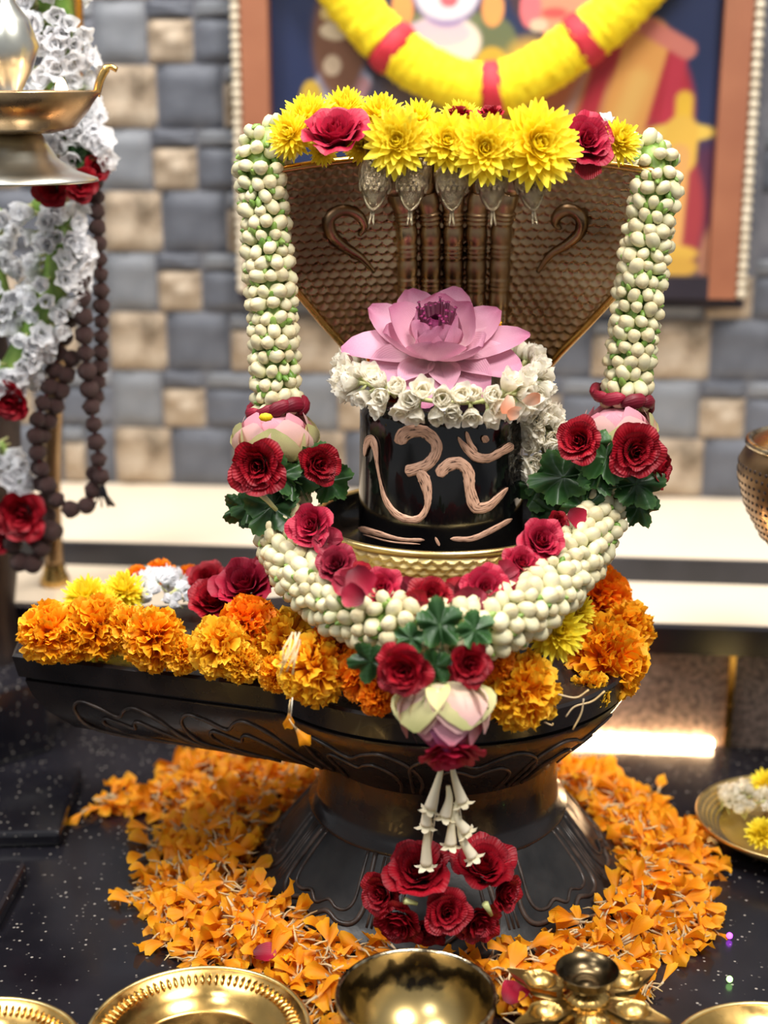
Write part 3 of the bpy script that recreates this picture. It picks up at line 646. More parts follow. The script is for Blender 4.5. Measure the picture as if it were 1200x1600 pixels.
# ============================================================ BRASS COBRA CANOPY
ng = empty('cobra_canopy', (X0, 0, .232)); tag(ng, 'five-headed brass cobra canopy with coiled scaly ring around the linga', 'canopy')
CXH = .010
tab = [(y, h*pxm(PY(705, y, .08))) for y, h in ((238, 281), (330, 272), (400, 262), (440, 248), (500, 203), (550, 162), (580, 140), (640, 100), (720, 62), (800, 50))]
zs = [PY(705, y, .075).z for y, _ in tab]; hs_ = [h for _, h in tab]
ZT = zs[0]; ZB = .262
hw = lambda z: np.interp(z, zs[::-1], hs_[::-1])
def hoodY(x, z): 
    t = np.clip((z-.28)/(ZT-.28), 0, 1); return .094-.045*t**1.6-.035*((x-CXH)/.125)**2
def scales(s, t, cw, ch):
    R = cw*.66; best = np.zeros_like(s); done = np.zeros(s.shape, bool)
    r0 = np.floor(t/ch)
    for dr in (2, 1, 0, -1):
        row = r0+dr; cy = row*ch+0.0; sh = np.mod(row, 2)*.5*cw
        cxx = (np.round((s-sh)/cw))*cw+sh
        d = np.hypot(s-cxx, (t-cy)*.85)/R
        ins = (d < 1) & (t < cy+R) & ~done
        best = np.where(ins, d**1.5, best); done |= ins
    return best
na_, nb_ = 330, 330
A, B = np.meshgrid(np.linspace(-1, 1, na_), np.linspace(0, 1, nb_)); Z = ZB+(ZT-ZB)*B; HW = hw(Z); Xh = CXH+A*HW
Z2 = Z - .010*np.clip(B-.0, 0, 1)*A**2*(B > .0)*np.clip((B-.7)/.3, 0, 1)
sc = scales((Xh-CXH)*1.0+.0010*vnoise(Xh*90, Z*90), Z+.0008*vnoise(Xh*70, Z*70, 3), .0076, .0058)
dy = .0019*sc*np.clip((.0+1-np.abs(A))*18, 0, 1)
Pf = np.stack([Xh, hoodY(Xh, Z)-dy, Z2-.232], -1)
Pf[..., 0] -= X0
mb = MB(); mb.add(Pf.reshape(-1, 3), gridF(na_, nb_)); 
nb2 = 60; A2, B2 = np.meshgrid(np.linspace(-1, 1, 60), np.linspace(0, 1, nb2)); Zb_ = ZB+(ZT-ZB)*B2; Xb = CXH+A2*hw(Zb_)
Zc = Zb_-.010*A2**2*np.clip((B2-.7)/.3, 0, 1)
Pb = np.stack([Xb-X0, hoodY(Xb, Zb_)+.004, Zc-.232], -1); mb.add(Pb.reshape(-1, 3), [f[::-1] for f in gridF(60, nb2)])
ob('hood', mb.mesh('hood', G['brass_old']), ng)
def hood_pt(px, py, off=0.):
    Y = .07
    for _ in range(8): p = PY(px, py, Y); Y = float(hoodY(p.x, p.z))-off
    p = PY(px, py, Y); return Vector((p.x-X0, p.y, p.z-.232))
# rim bead along the sides and the top
rim = [(a, b) for a, b in zip([-1]*40, np.linspace(0, 1, 40))] + [(a, 1) for a in np.linspace(-1, 1, 40)] + [(1, b) for b in np.linspace(1, 0, 40)]
pts = []
for a, b_ in rim:
    z = ZB+(ZT-ZB)*b_; x = CXH+a*float(hw(z)); z2 = z-.010*a*a*max(0, (b_-.7)/.3); pts.append((x-X0, float(hoodY(x, z)), z2-.232))
mb = MB(); mb.add(*tube(pts, .0028, 8)); ob('rim', mb.mesh('rim', G['brass']), ng)
for pts in ([(562, 368, .4), (569, 354, .9), (562, 338, 1.2), (547, 329, 1.3), (529, 329, 1.4), (513, 343, 1.5), (517, 365, 1.5), (537, 385, 1.3), (563, 402, 1.0), (585, 425, .5)],
            [(876, 358, .4), (868, 348, 1.0), (874, 333, 1.4), (892, 327, 1.5), (909, 340, 1.6), (907, 362, 1.4), (888, 380, 1.2), (860, 398, .9), (840, 425, .5)]):
    P = cr(pts, 8); path = [hood_pt(p[0], p[1], .0012) for p in P]; mb = MB(); mb.add(*tube(path, P[:, 2]*.0032, 8)); ob('swirl', mb.mesh('swirl', G['brass_old']), ng)
# necks with ring bands
HX = [590, 645, 706, 766, 826]; NX = [634, 672, 708, 745, 785]; NB = [640, 673, 708, 742, 775]; 
for k in range(5):
    P = cr([(HX[k]*.25+NX[k]*.75, 300), (NX[k], 345), (NX[k]*.5+NB[k]*.5, 450), (NB[k], 560), (NB[k]*.8+141, 640)], 40)
    path = [hood_pt(p[0], p[1], .003) for p in P]; L = np.linspace(0, 1, len(P)); s_ = np.cumsum(np.r_[0, np.linalg.norm(np.diff(P, axis=0), axis=1)])
    ph = np.mod(s_, 52); r = .0074+.0010*np.sin(PI*np.clip(ph/30, 0, 1))
    for c0 in (33, 40, 47): r = r+.0013*np.exp(-((ph-c0)/2.0)**2)
    mb = MB(); mb.add(*tube(path, r*(1-.15*L), 14)); ob('snake_neck', mb.mesh('snake_neck', G['brass_old']), ng)
def head_mesh():
    mb = MB(); prof = [(-.2, .62), (0, .78), (.25, .95), (.5, 1.0), (.75, .93), (1.0, .78), (1.25, .66), (1.5, .52), (1.7, .33), (1.8, .05)]
    n = 18; V = []; 
    for t, r in prof:
        for k in range(n):
            a = 2*PI*k/n; x = r*math.cos(a); y = r*.72*math.sin(a)
            y -= .10*math.exp(-((abs(x)-.45)/.22)**2)*math.exp(-((t-.9)/.35)**2)*(1 if y < 0 else 0)*2.2
            y -= .10*math.exp(-(x/.18)**2)*(1 if y < 0 else 0)
            V.append((x, y, -t*1.0))
    mb.add(V, gridF(n, len(prof), True)); 
    for s in (-1, 1):
        Ve, Fe, Ue = blob(10, 7); mb.add(Ve*.20, Fe, Ue, 0, Matrix.Translation((s*.60, -.42, -.85)))
        mb.add(*tube(cr([(s*.25, -.66, -.45), (s*.62, -.62, -.55), (s*.82, -.35, -.85), (s*.72, -.35, -1.15)], 4), .085, 6))
        mb.add(*blob(6, 5)[:2], None, 0, Matrix.Translation((s*.16, -.42, -1.58)) @ Matrix.Diagonal((.07, .07, .07, 1)))
    mb.add(*tube(cr([(-.55, -.35, -1.3), (-.3, -.48, -1.62), (0, -.42, -1.78), (.3, -.48, -1.62), (.55, -.35, -1.3)], 5), .06, 6))
    for r_ in range(7):
        for c_ in range(4):
            x = (c_-1.5)*.30+(r_ % 2)*.12-.06; Ve, Fe, Ue = blob(7, 5); mb.add(Ve*(.15, .10, .13), Fe, Ue, 0, Matrix.Translation((x, -.72*math.sqrt(max(.05, 1-x*x))*.98, -.02-r_*.17)))
    return mb.mesh('snake_head', G['brass_pale'])
HM = head_mesh(); mb = MB()
for s in (-1, 1): mb.add(*tube(cr([(s*.04, -.25, -1.55), (s*.07, -.30, -2.0), (s*.13, -.36, -2.35)], 4), [.07]*8+[.04], 6))
TM = mb.mesh('tongue', G['brass_pale'])
for k in range(5):
    p = PY(HX[k], 252, -.012); p = Vector((p.x-X0, p.y, p.z-.232))
    h = ob('snake_head', HM, ng, Matrix.Translation(p) @ Matrix.Rotation(math.radians((2-k)*3.0), 4, 'Y') @ Matrix.Rotation(math.radians(-8), 4, 'X') @ Matrix.Diagonal((.0122, .0125, .0178, 1)))
    ob('tongue', TM, h, Matrix.Identity(4))
    q = hood_pt(HX[k]*.4+NX[k]*.6, 300, .002); mb = MB(); mb.add(*tube(cr([q, q+Vector((0, -.012, .028)), p+Vector((0, .018, .014)), p+Vector((0, .002, .004)), p+Vector((0, 0, -.004))], 6), .0085, 12)); ob('snake_neck', mb.mesh('snake_neck', G['brass_old']), ng)
# coil ring with scales around the linga
nt_, nz_ = 720, 44; th = np.linspace(0, 2*PI, nt_, endpoint=False); t = np.linspace(0, 1, nz_); TH, T_ = np.meshgrid(th, t)
Rr = .0890 - .005*(1-T_) + .0045*np.sin(PI*T_); Zr = .238+.040*T_
circ = 2*PI*.088; ncell = 62; scv = scales(TH/(2*PI)*ncell, T_*6.2, 1.0, .62)
Rr = Rr+.0013*scv*np.clip((1-T_)*12, 0, 1); 
mb = MB(); mb.add(np.stack([Rr*np.cos(TH), Rr*np.sin(TH), Zr-.232], -1).reshape(-1, 3), gridF(nt_, nz_, True)); ob('coil_band', mb.mesh('coil_band', G['brass_gold']), ng)
V, F, UV = lathe([(.0905, .0455), (.0915, .0475), (.0912, .0495), (.089, .0502), (.0865, .0495), (.0862, .047)], 128); mb = MB(); mb.add(V, F, UV); ob('coil_rim', mb.mesh('coil_rim', G['brass_gold']), ng)
V, F, UV = lathe([(.0862, .0485), (.085, .038), (.080, .028), (.07, .022), (.0555, .021)], 96); mb = MB(); mb.add(V, F, UV); ob('inner_bowl', mb.mesh('inner_bowl', G['stone']), ng)

# ============================================================ BIG JASMINE GARLAND
gl = empty('jasmine_garland', PY(690, 985, -.13)); O = Vector(gl.location)
tag(gl, 'thick garland of jasmine buds with roses, folded lotuses and a hanging pendant', 'garland')
def gP(px, py, Y): return PY(px, py, Y)-O
strands = {
 'left': [(440, 226, .040), (418, 222, .030), (406, 258, .02), (413, 330, .015), (421, 430, .008), (428, 530, .0), (433, 640, -.008)],
 'low': [(440, 775, -.02), (448, 850, -.045), (482, 905, -.085), (540, 950, -.120), (610, 974, -.145), (690, 988, -.155), (768, 978, -.147), (838, 938, -.120), (893, 880, -.075), (925, 825, -.045), (938, 762, -.02)],
 'right': [(1000, 246, .040), (1018, 246, .03), (1026, 280, .022), (1013, 360, .016), (1000, 450, .008), (988, 540, .0), (978, 628, -.008)]}
buds = []; cal = MB(); rn = np.random.RandomState(5); core = MB()
for nm, pts in strands.items():
    path = cr([np.array(gP(*p)) for p in pts], 30); s_ = np.r_[0, np.cumsum(np.linalg.norm(np.diff(path, axis=0), axis=1))]; Ltot = s_[-1]
    rc = .0112 if nm != 'low' else .0138; core.add(*tube(path[::8], rc*.9, 8))
    step = .0088 if nm != 'low' else .0094; nring = int(Ltot/step); around = 9 if nm != 'low' else 11
    for i in range(nring+1):
        si = i*Ltot/nring; c = np.array([np.interp(si, s_, path[:, k]) for k in range(3)]); c2 = np.array([np.interp(min(si+.002, Ltot), s_, path[:, k]) for k in range(3)]); c1 = np.array([np.interp(max(si-.002, 0), s_, path[:, k]) for k in range(3)])
        T = c2-c1; T /= np.linalg.norm(T); x = np.cross(T, (0, 1, 0)); x /= np.linalg.norm(x); y = np.cross(T, x)
        for k in range(around):
            a = 2*PI*(k+.5*(i % 2))/around+rn.uniform(-.10, .10); d = math.cos(a)*x+math.sin(a)*y
            rr = rc+rn.uniform(.0008, .0030); sz = .0047*rn.uniform(.85, 1.18)*(1 if nm != 'low' else 1.10)
            dd = Vector(d*rn.uniform(.35, 1)+T*rn.uniform(-.8, .8)+np.cross(T, d)*rn.uniform(-.6, .6)); pos = c+d*rr+T*rn.uniform(-.0014, .0014)
            buds.append((-(d[1]), Vector(pos), dd.normalized(), sz, rn.uniform(0, 6)))
            if rn.rand() < (.8 if nm != 'low' else .42):
                a2 = a+PI/around; d2 = math.cos(a2)*x+math.sin(a2)*y; pc = c+d2*(rc+.0022)+T*step*.45*rn.choice([-1, 1])
                cal.add(CX[0]*.0030*rn.uniform(.8, 1.3), CX[1], CX[2], 0, frame(d2+T*rn.uniform(-1.6, 1.6), 0, pc))
buds.sort(key=lambda b_: -b_[0]); low = MB()
rest = []
for i, (f_, p, d, sz, ro) in enumerate(buds):
    if i < 300: ob('bud', BUD, gl, frame(d, ro, p, sz))
    else: low.add(LB[0], LB[1], LB[2], 0, frame(d, ro, p, sz))
tag(ob('bud', low.mesh('bud', G['bud']), gl), kind='stuff'); tag(ob('calyx', cal.mesh('calyx', G['green']), gl), kind='stuff')
ob('garland_core', core.mesh('garland_core', G['green']), gl)
# folded lotus: squat bell of broad folded petals
def fold_lotus(seed, down):
    rnd = random.Random(seed); parts = []
    spec = [('lotus_rose', 7, .30, (58, 2, -38), .98, .40, .0), ('lotus_pale', 6, .36, (68, 8, -30), .92, .52, .5), ('lotus_green', 5, .40, (78, 14, -24), .86, .56, .0)]
    if down: spec = [('lotus_core', 7, .22, (50, 2, -30), 1.1, .34, .2), ('lotus_rose', 7, .26, (58, 4, -24), 1.04, .40, .0), ('lotus_pale', 6, .30, (74, 10, -18), .98, .48, .5), ('lotus_green', 5, .2, (84, 28, -8), .92, .60, .0)]
    for mt, n, r0, ang, L, W, of in spec:
        for k in range(n):
            mb = MB(); rpetal(mb, 2*PI*(k+of+rnd.uniform(-.08, .08))/n-PI/2, r0, 0, rad(*[a+rnd.uniform(-4, 4) for a in ang]), L*rnd.uniform(.92, 1.06), W, cup=-.0, wrap=0, nu=9, nv=8, seed=rnd.random()*9, shape='lotus')
            # bend around the axis: cup towards centre
            V = mb.V[0]; parts.append((mb, mt))
    return parts
def cupify(mb, amt):
    V = mb.V[0]; return mb
def put_fold(pos, d, R, parent, seed, down=False, roll=0, s=(1, 1, 1)):
    mb = MB(); V, F, UV = blob(12, 8); mb.add(V*(.55, .55, .42)+(0, 0, .4), F, UV)
    o = ob('lotus', mb.mesh('lotus_heart', G['lotus_rose']), parent, frame(d, roll, pos, (R*s[0], R*s[1], R*s[2])))
    for m_, mt in fold_lotus(seed, down): ob('petal', m_.mesh('lotus_petal', G[mt]), o, Matrix.Identity(4))
    return o
put_fold(gP(430, 712, -.02), (0.0, -.05, 1), .037, gl, 1, s=(1, 1, .98)); put_fold(gP(965, 702, -.02), (-.12, -.05, 1), .036, gl, 4, s=(1, 1, .98))
# crumpled dark rings above the lotuses
def ring_crumple(px, py, Y, r, seed, tilt):
    rnd = random.Random(seed); c = gP(px, py, Y)
    for k in range(9):
        a = 2*PI*k/9+rnd.uniform(-.2, .2); mb = MB()
        p = np.array([(r*1.0*math.cos(a+da), r*math.sin(a+da), .0035*math.sin(3*da+k)+tilt*r*math.cos(a+da)) for da in np.linspace(-.48, .48, 8)])
        mb.add(*tube(p, np.array([.0015, .0035, .0046, .0052, .0048, .005, .0036, .0015])*rnd.uniform(.8, 1.1), 7, .6)); o = ob('rose_petal', mb.mesh('rose_petal', G['rose_dark']), gl, Matrix.Translation(c))
ring_crumple(432, 634, -.008, .0195, 1, .05); ring_crumple(973, 620, -.008, .0195, 2, -.28)
mb = MB(); V, F, UV = blob(7, 5); mb.add(V*(.005, .002, .003), F, UV); ob('pollen', mb.mesh('pollen', G['yellow']), gl, Matrix.Translation(gP(415, 652, -.048)))
# roses of the garland
for px, py, Y, d, R, v, roll, sq in [(406, 727, -.052, (-.12, -1, .15), 47, 0, .3, 1), (494, 724, -.045, (.55, -1, .1), 31, 1, 1, 1.25), (458, 722, -.03, (.3, -1, .5), 28, 2, 2, 1),
                            (908, 690, -.05, (-.45, -1, .35), 38, 2, .8, 1), (990, 706, -.052, (.05, -1, .2), 42, 1, 2.2, 1.1), (1020, 730, -.030, (.9, -.6, 0), 32, 3, 0, 1), (935, 680, -.03, (.4, -.8, .6), 26, 0, 0, 1),
                            (634, 1046, -.182, (-.25, -1, .2), 42, 3, 1.4, 1.1), (728, 1036, -.182, (.35, -1, .25), 37, 2, .4, 1), (690, 1062, -.170, (.1, -1, .6), 24, 0, .4, 1),
                            (701, 1160, -.186, (.05, -.75, -.75), 50, 1, .4, 1)]:
    p = gP(px, py, Y); put_rose(p, d, R*pxm(p+O), v, 'rose' if py < 1150 else 'rose_pink', gl, roll, squash=sq)
# leaves
for px, py, Y, d, R, roll, v in [(450, 768, -.036, (.2, -1, .3), .026, 1.6, 1), (425, 770, -.042, (-.3, -1, .4), .024, .8, 2), (510, 770, -.028, (.6, -1, .3), .020, -.4, 0), (890, 758, -.038, (-.2, -1, .4), .026, .6, 2), (955, 752, -.050, (.1, -1, .5), .026, .9, 1), (858, 740, -.028, (-.6, -1, .3), .020, 2.4, 0), (918, 770, -.046, (0, -1, .3), .026, 2.9, 1), (470, 762, -.045, (.3, -1, .5), .030, .4, 0), (440, 772, -.045, (-.1, -1, .7), .030, 2.6, 1), (498, 762, -.035, (.5, -1, .3), .026, -1.2, 2), (410, 782, -.04, (-.6, -.8, .7), .024, 2.1, 0), (455, 750, -.050, (0, -1, .3), .024, 1.2, 2), (392, 782, -.03, (-.3, -1, .2), .022, 2.3, 1), (480, 745, -.04, (.2, -1, 0), .024, -.5, 1),
                          (905, 742, -.045, (-.3, -1, .6), .032, 1.8, 0), (870, 752, -.03, (-.5, -1, .3), .030, 1.9, 1), (940, 738, -.055, (.0, -1, .4), .030, -.3, 2), (972, 760, -.05, (.3, -1, .4), .030, -1.5, 0), (880, 782, -.035, (-.5, -1, .1), .030, 2.6, 2), (990, 775, -.035, (.4, -1, .1), .024, -2.6, 1), (925, 715, -.05, (.1, -1, .1), .022, .1, 1),
                          (690, 998, -.186, (.1, -1, .4), .021, .1, 0), (728, 994, -.184, (.3, -1, .5), .017, -1.1, 1), (655, 1004, -.182, (-.2, -1, .4), .014, 1.2, 2), (596, 1032, -.176, (-.4, -1, .1), .019, 1.8, 0), (684, 1026, -.186, (.1, -1, .2), .016, 2.8, 1)]:
    put_leaf(gP(px, py, Y), d, R*(.95 if py < 900 else 1.05), roll, v, gl)
mb = MB(); mb.add(*tube([gP(402, 768, -.055), gP(418, 782, -.058), gP(432, 797, -.055)], [.0022, .0018, .0014], 7)); ob('stem', mb.mesh('stem', G['stem']), gl)
put_fold(gP(694, 1066, -.172), (.03, -.45, -1), .040, gl, 7, True, roll=.3)
# hanging tuberose strands and rose cluster
def floret(path, seed):
    rnd = random.Random(seed); P = cr(path, 8); L = len(P); mb = MB()
    mb.add(*tube(P, np.interp(np.linspace(0, 1, L), [0, .6, 1], [.0014, .0026, .0040]), 8)); e = P[-1]; T = P[-1]-P[-3]; p = MB()
    for k in range(5): rpetal(p, 2*PI*k/5, .12, 0, rad(20, 60, 120+rnd.uniform(-20, 20)), .9, .26, nu=5, nv=5, seed=k, shape='lotus')
    T_ = frame(T, rnd.random()*6, e-T/np.linalg.norm(T)*.001, .0095)
    for V_, U_ in zip(p.V, p.UV): mb.add(V_, gridF(5, 5), U_, 0, T_)
    return mb.mesh('tuberose_floret', G['cream'])
for k, pts in enumerate([[(690, 1200), (684, 1222), (672, 1262)], [(678, 1235), (668, 1262), (666, 1288)], [(672, 1280), (667, 1310), (666, 1350)], [(706, 1198), (712, 1222), (722, 1252)], [(700, 1228), (702, 1248), (696, 1274)], [(716, 1246), (712, 1275), (728, 1298)], [(716, 1275), (722, 1310), (738, 1338)], [(712, 1262), (706, 1290), (704, 1318)]]):
    mm = floret([np.array(gP(a, b, -.165)) for a, b in pts], k); ob('tuberose_floret', mm, gl)
mb = MB()
for a in (692, 708): mb.add(*tube([gP(a, 1180, -.165), gP(a-(700-a), 1250, -.165), gP(700-(700-a)*4, 1350, -.160)], .0006, 5))
ob('thread', mb.mesh('thread', G['thread']), gl)
for px, py, Y, d, R, v, roll, sq in [(655, 1368, -.150, (-.15, -.6, 1), 54, 0, .3, 1), (601, 1394, -.152, (-.7, -1, .4), 36, 1, 1, 1), (752, 1362, -.145, (.2, -.5, 1), 52, 2, 2, 1), (627, 1432, -.158, (-.3, -1, -.3), 40, 3, .8, 1),
                            (697, 1425, -.165, (.1, -1, .5), 36, 1, 2.2, 1.1), (743, 1430, -.155, (.3, -1, -.2), 38, 0, 0, 1), (780, 1392, -.148, (.9, -.8, .2), 34, 3, 1, 1), (668, 1446, -.155, (-.1, -1, -.5), 32, 2, 1, 1)]:
    p = gP(px, py, Y); put_rose(p, d, R*pxm(p+O), v, 'rose', gl, roll, squash=sq)
for a, b, c_, d_ in ((632, 1407, 652, 1412), (758, 1412, 768, 1430)):
    mb = MB(); mb.add(*tube([gP(a, b, -.172), gP(c_, d_, -.170)], [.0024, .0012], 7)); ob('sepal', mb.mesh('sepal', G['stem']), gl)

# ============================================================ FLOWERS ON THE CANOPY TOP
def W(px, py, Y): return PY(px, py, Y)
def Rm(px, py, Y, r): return r*pxm(PY(px, py, Y))
top = [('mum', 482, 186, .030, (-.2, -.7, .9), 42, 1, 'dense yellow chrysanthemum at the far left end of the canopy top'), ('mum', 455, 212, .008, (-.4, -1, .4), 36, 1, 'dense yellow chrysanthemum touching the top of the left bud strand'),
       ('mum', 538, 176, .055, (0, -.7, 1), 40, 1, 'small dense yellow chrysanthemum behind the dark red rose'), ('mum', 594, 184, .045, (0, -.7, 1), 40, 1, 'dense yellow chrysanthemum right of the dark red rose'),
       ('mum', 655, 190, .045, (.1, -.7, 1), 36, 1, 'pale yellow chrysanthemum at the back above the second cobra head'), ('mum', 720, 190, .055, (.1, -.4, 1), 36, 1, 'yellow chrysanthemum at the back above the middle cobra head'),
       ('mum', 622, 222, -.022, (-.15, -1, .25), 50, 0, 'open yellow chrysanthemum hanging over the two leftmost cobra heads'), ('mum', 698, 222, -.020, (.05, -1, .35), 46, 0, 'open yellow chrysanthemum over the middle cobra head'),
       ('mum', 758, 232, -.026, (.0, -1, .1), 52, 0, 'open pale yellow chrysanthemum over the fourth cobra head'), ('mum', 838, 226, -.022, (.25, -1, .2), 64, 0, 'largest yellow chrysanthemum over the rightmost cobra head'),
       ('mum', 966, 222, .012, (.3, -.9, .7), 36, 1, 'dense yellow chrysanthemum at the right end of the canopy top'), ('mum', 566, 228, .012, (-.1, -1, .3), 28, 1, 'small dense yellow chrysanthemum between the dark red rose and the first cobra head'), ('mum', 505, 236, .020, (-.3, -1, .2), 22, 1, 'tiny yellow chrysanthemum under the dark red rose on the canopy edge'), ('mum', 898, 206, .045, (0, -.5, 1), 28, 1, 'small yellow chrysanthemum tucked behind the right red rose')]
for i, (k, px, py, Y, d, r, dn, lab) in enumerate(top): put_mum(W(px, py, Y), d, Rm(px, py, Y, r*1.17), i % 3, bool(dn), lab, 'yellow chrysanthemums along the canopy top', roll=i*.8)
put_rose(W(528, 226, .000), (-.15, -.6, .9), Rm(530, 217, .02, 58), 2, 'rose_pink', None, .5, 'dark red rose lying on the left part of the canopy edge', 'red roses on the canopy top')
put_rose(W(912, 228, .005), (.2, -.9, .5), Rm(915, 228, .02, 44), 1, 'rose_pink', None, 1.5, 'crimson rose lying on the right part of the canopy edge', 'red roses on the canopy top')
put_rose(W(716, 185, .045), (0, -.3, 1), Rm(716, 185, .045, 22), 3, 'rose', None, 0, 'small dark red rose peeping between yellow blooms above the middle cobra head', 'red roses on the canopy top')
put_rose(W(768, 184, .05), (0, -.3, 1), Rm(768, 184, .045, 22), 0, 'rose', None, 0, 'small red rose peeping out behind the fourth cobra head blooms', 'red roses on the canopy top')
def loose_rose_petal(pos, d, R, roll, label, matn='rose_pink', seed=0):
    mb = MB(); rpetal(mb, 0, 0, 0, rad(80, 95, 70), 1, .5, cup=.35, ruff=.04, nu=8, nv=7, seed=seed, shape='round'); o = ob('rose_petal', mb.mesh('rose_petal', G[matn]), None, frame(d, roll, pos, R)); return tag(o, label, 'petal')
loose_rose_petal(W(598, 245, -.01), (.2, -1, .1), .018, -1.6, 'loose red petal hanging left of the first cobra head', 'rose')
loose_rose_petal(W(918, 240, -.002), (.1, -1, .2), .018, -1.6, 'loose crimson petal hanging below the right canopy rose', 'rose')
o = tag(ob('jasmine_flower', WHT[0], None, frame((0, -.4, 1), 0, W(945, 200, .06), .011)), 'small white blossom behind the right end of the canopy', 'flower')
mb = MB(); mb.add(*tube(cr([W(985, 246, .03), W(981, 266, .028), W(990, 280, .02), W(1003, 284, .015)], 8), .0006, 5)); tag(ob('thread', mb.mesh('thread', G['thread'])), 'loose pale thread tied at the right corner of the canopy', 'thread')

# ============================================================ LOTUS AND JASMINE STRING ON THE LINGA
lo = empty('pink_lotus', W(682, 548, -.005)); tag(lo, 'large open pink lotus resting on top of the linga', 'lotus')
LM = frame((-.03, -.55, 1), .3, (0, 0, 0), .041)
rnd = random.Random(8)
def lp(az, r0, ang, L, Wd_, mt, cup=-.35, z0=0., nm='petal'):
    mb = MB(); rpetal(mb, az, r0, z0, rad(*ang), L, Wd_, cup=cup, ruff=.02, rf=3, nu=9, nv=9, seed=rnd.random()*9, shape='lotusr'); ob(nm, mb.mesh('lotus_petal', G[mt]), lo, LM)
for k in range(7): lp(k*2*PI/7, .06, (50, -4, -30), .74, .32, 'lotus_core', cup=.45, z0=.02)
for k in range(6): lp(k*2*PI/6+.5, .10, (66, 12, -16), .86, .42, 'lotus', cup=.40, z0=0.02)
for k in range(6): lp(k*2*PI/6+.2+rnd.uniform(-.2, .2), .12, (80, 50+rnd.uniform(-12, 10), 20+rnd.uniform(-20, 20)), 1.05+rnd.uniform(-.1, .1), .50, 'lotus', cup=.40)
for a_, m_, t_, L_, w_ in ((PI*1.02, 78, 95, 1.45, .42), (PI*.82, 70, 60, 1.3, .42), (PI*1.22, 80, 120, 1.2, .5), (PI*1.45, 84, 135, 1.15, .52), (PI*1.68, 84, 125, 1.2, .5), (PI*1.88, 84, 105, 1.4, .46), (.05, 74, 70, 1.45, .40), (.6, 70, 60, 1.2, .45), (1.3, 60, 50, 1.2, .45), (2.0, 62, 50, 1.2, .45)):
    lp(a_-.3, .14, (92, m_, t_), L_, w_, 'lotus', cup=.30, z0=-.04)
mb = MB()
for k in range(26):
    a = rnd.random()*6.28; r_ = .12+rnd.random()*.12; e = np.array((r_*1.5*math.cos(a), r_*1.5*math.sin(a), .80+rnd.random()*.1)); mb.add(*tube([(r_*math.cos(a), r_*math.sin(a), .3), e*.98, e], [.02, .02, .035], 5))
tag(ob('stamen', mb.mesh('stamen', G['lotus_core']), lo, LM), kind='stuff')
put_marigold(W(602, 552, .01), (-.8, -.6, .3), .014, 1, 'marigold_deep', 'small orange marigold tucked under the left of the pink lotus', 'marigolds beside the lotus', name='marigold')
put_marigold(W(762, 518, .02), (.5, -.6, .5), .012, 2, 'marigold_gold', 'small golden marigold tucked under the right of the pink lotus', 'marigolds beside the lotus')
js = empty('jasmine_string', (X0, 0, .370)); tag(js, 'string of white jasmine flowers wound around the linga top and trailing right', 'garland')
OJ = Vector(js.location); rnd = random.Random(3); th = []
for k in range(34):
    a = 2*PI*k/34; R0 = .0600; zz = .378+.004*math.sin(2*a+1); c = Vector((R0*math.cos(a), R0*math.sin(a), zz-.370)); th.append(c)
    for up in (1, -1, 0):
        if up == 0 and k % 2: continue
        d = Vector((math.cos(a)*(1.1 if up <= 0 else .7), math.sin(a)*(1.1 if up <= 0 else .7), up*.9+rnd.uniform(-.3, .3)))+Vector((rnd.uniform(-.3, .3), rnd.uniform(-.3, .3), 0))
        if up == 1 and math.sin(a) < -.5 and abs(math.cos(a)) < .6: d = d+Vector((0, -.5, -.2))
        ob('jasmine_flower', JAS[rnd.randrange(4)], js, frame(d, rnd.random()*6, c+d.normalized()*.006, rnd.uniform(.0120, .0155)))
tr = cr([np.array(W(a, b, y)-OJ) for a, b, y in [(812, 612, -.02), (838, 640, -.015), (852, 680, -.012), (848, 725, -.012), (862, 745, -.02)]], 6)
for c in tr:
    for k in range(3):
        a = rnd.random()*6.28; d = Vector((math.cos(a), -abs(math.sin(a))*.9-.2, rnd.uniform(-.8, .4))); ob('jasmine_flower', JAS[rnd.randrange(4)], js, frame(d, 0, Vector(c)+d.normalized()*.007, rnd.uniform(.010, .013)))
tr2 = cr([np.array(W(a, b, y)-OJ) for a, b, y in [(840, 650, .0), (862, 672, -.0), (880, 690, -.01)]], 4)
for c in tr2:
    for k in range(3):
        a = rnd.random()*6.28; d = Vector((math.cos(a), -abs(math.sin(a))*.9-.2, rnd.uniform(-.3, .8))); ob('jasmine_flower', JAS[rnd.randrange(4)], js, frame(d, 0, Vector(c)+d.normalized()*.006, rnd.uniform(.010, .013)))
mb = MB(); th.append(th[0]); mb.add(*tube([tuple(c) for c in th], .0016, 6)); mb.add(*tube(tr, .0016, 6)); ob('string', mb.mesh('string', G['stem']), js)
for px, py in ((796, 618), (812, 642), (818, 628)):
    mb = MB(); rpetal(mb, 0, 0, 0, rad(40, 80, 60), 1, .4, cup=.4, nu=6, nv=6, seed=px); ob('peach_petal', mb.mesh('peach_petal', G['peach']), js, frame((.3, -1, -.3), px*.7, W(px, py, -.068)-OJ, .013))

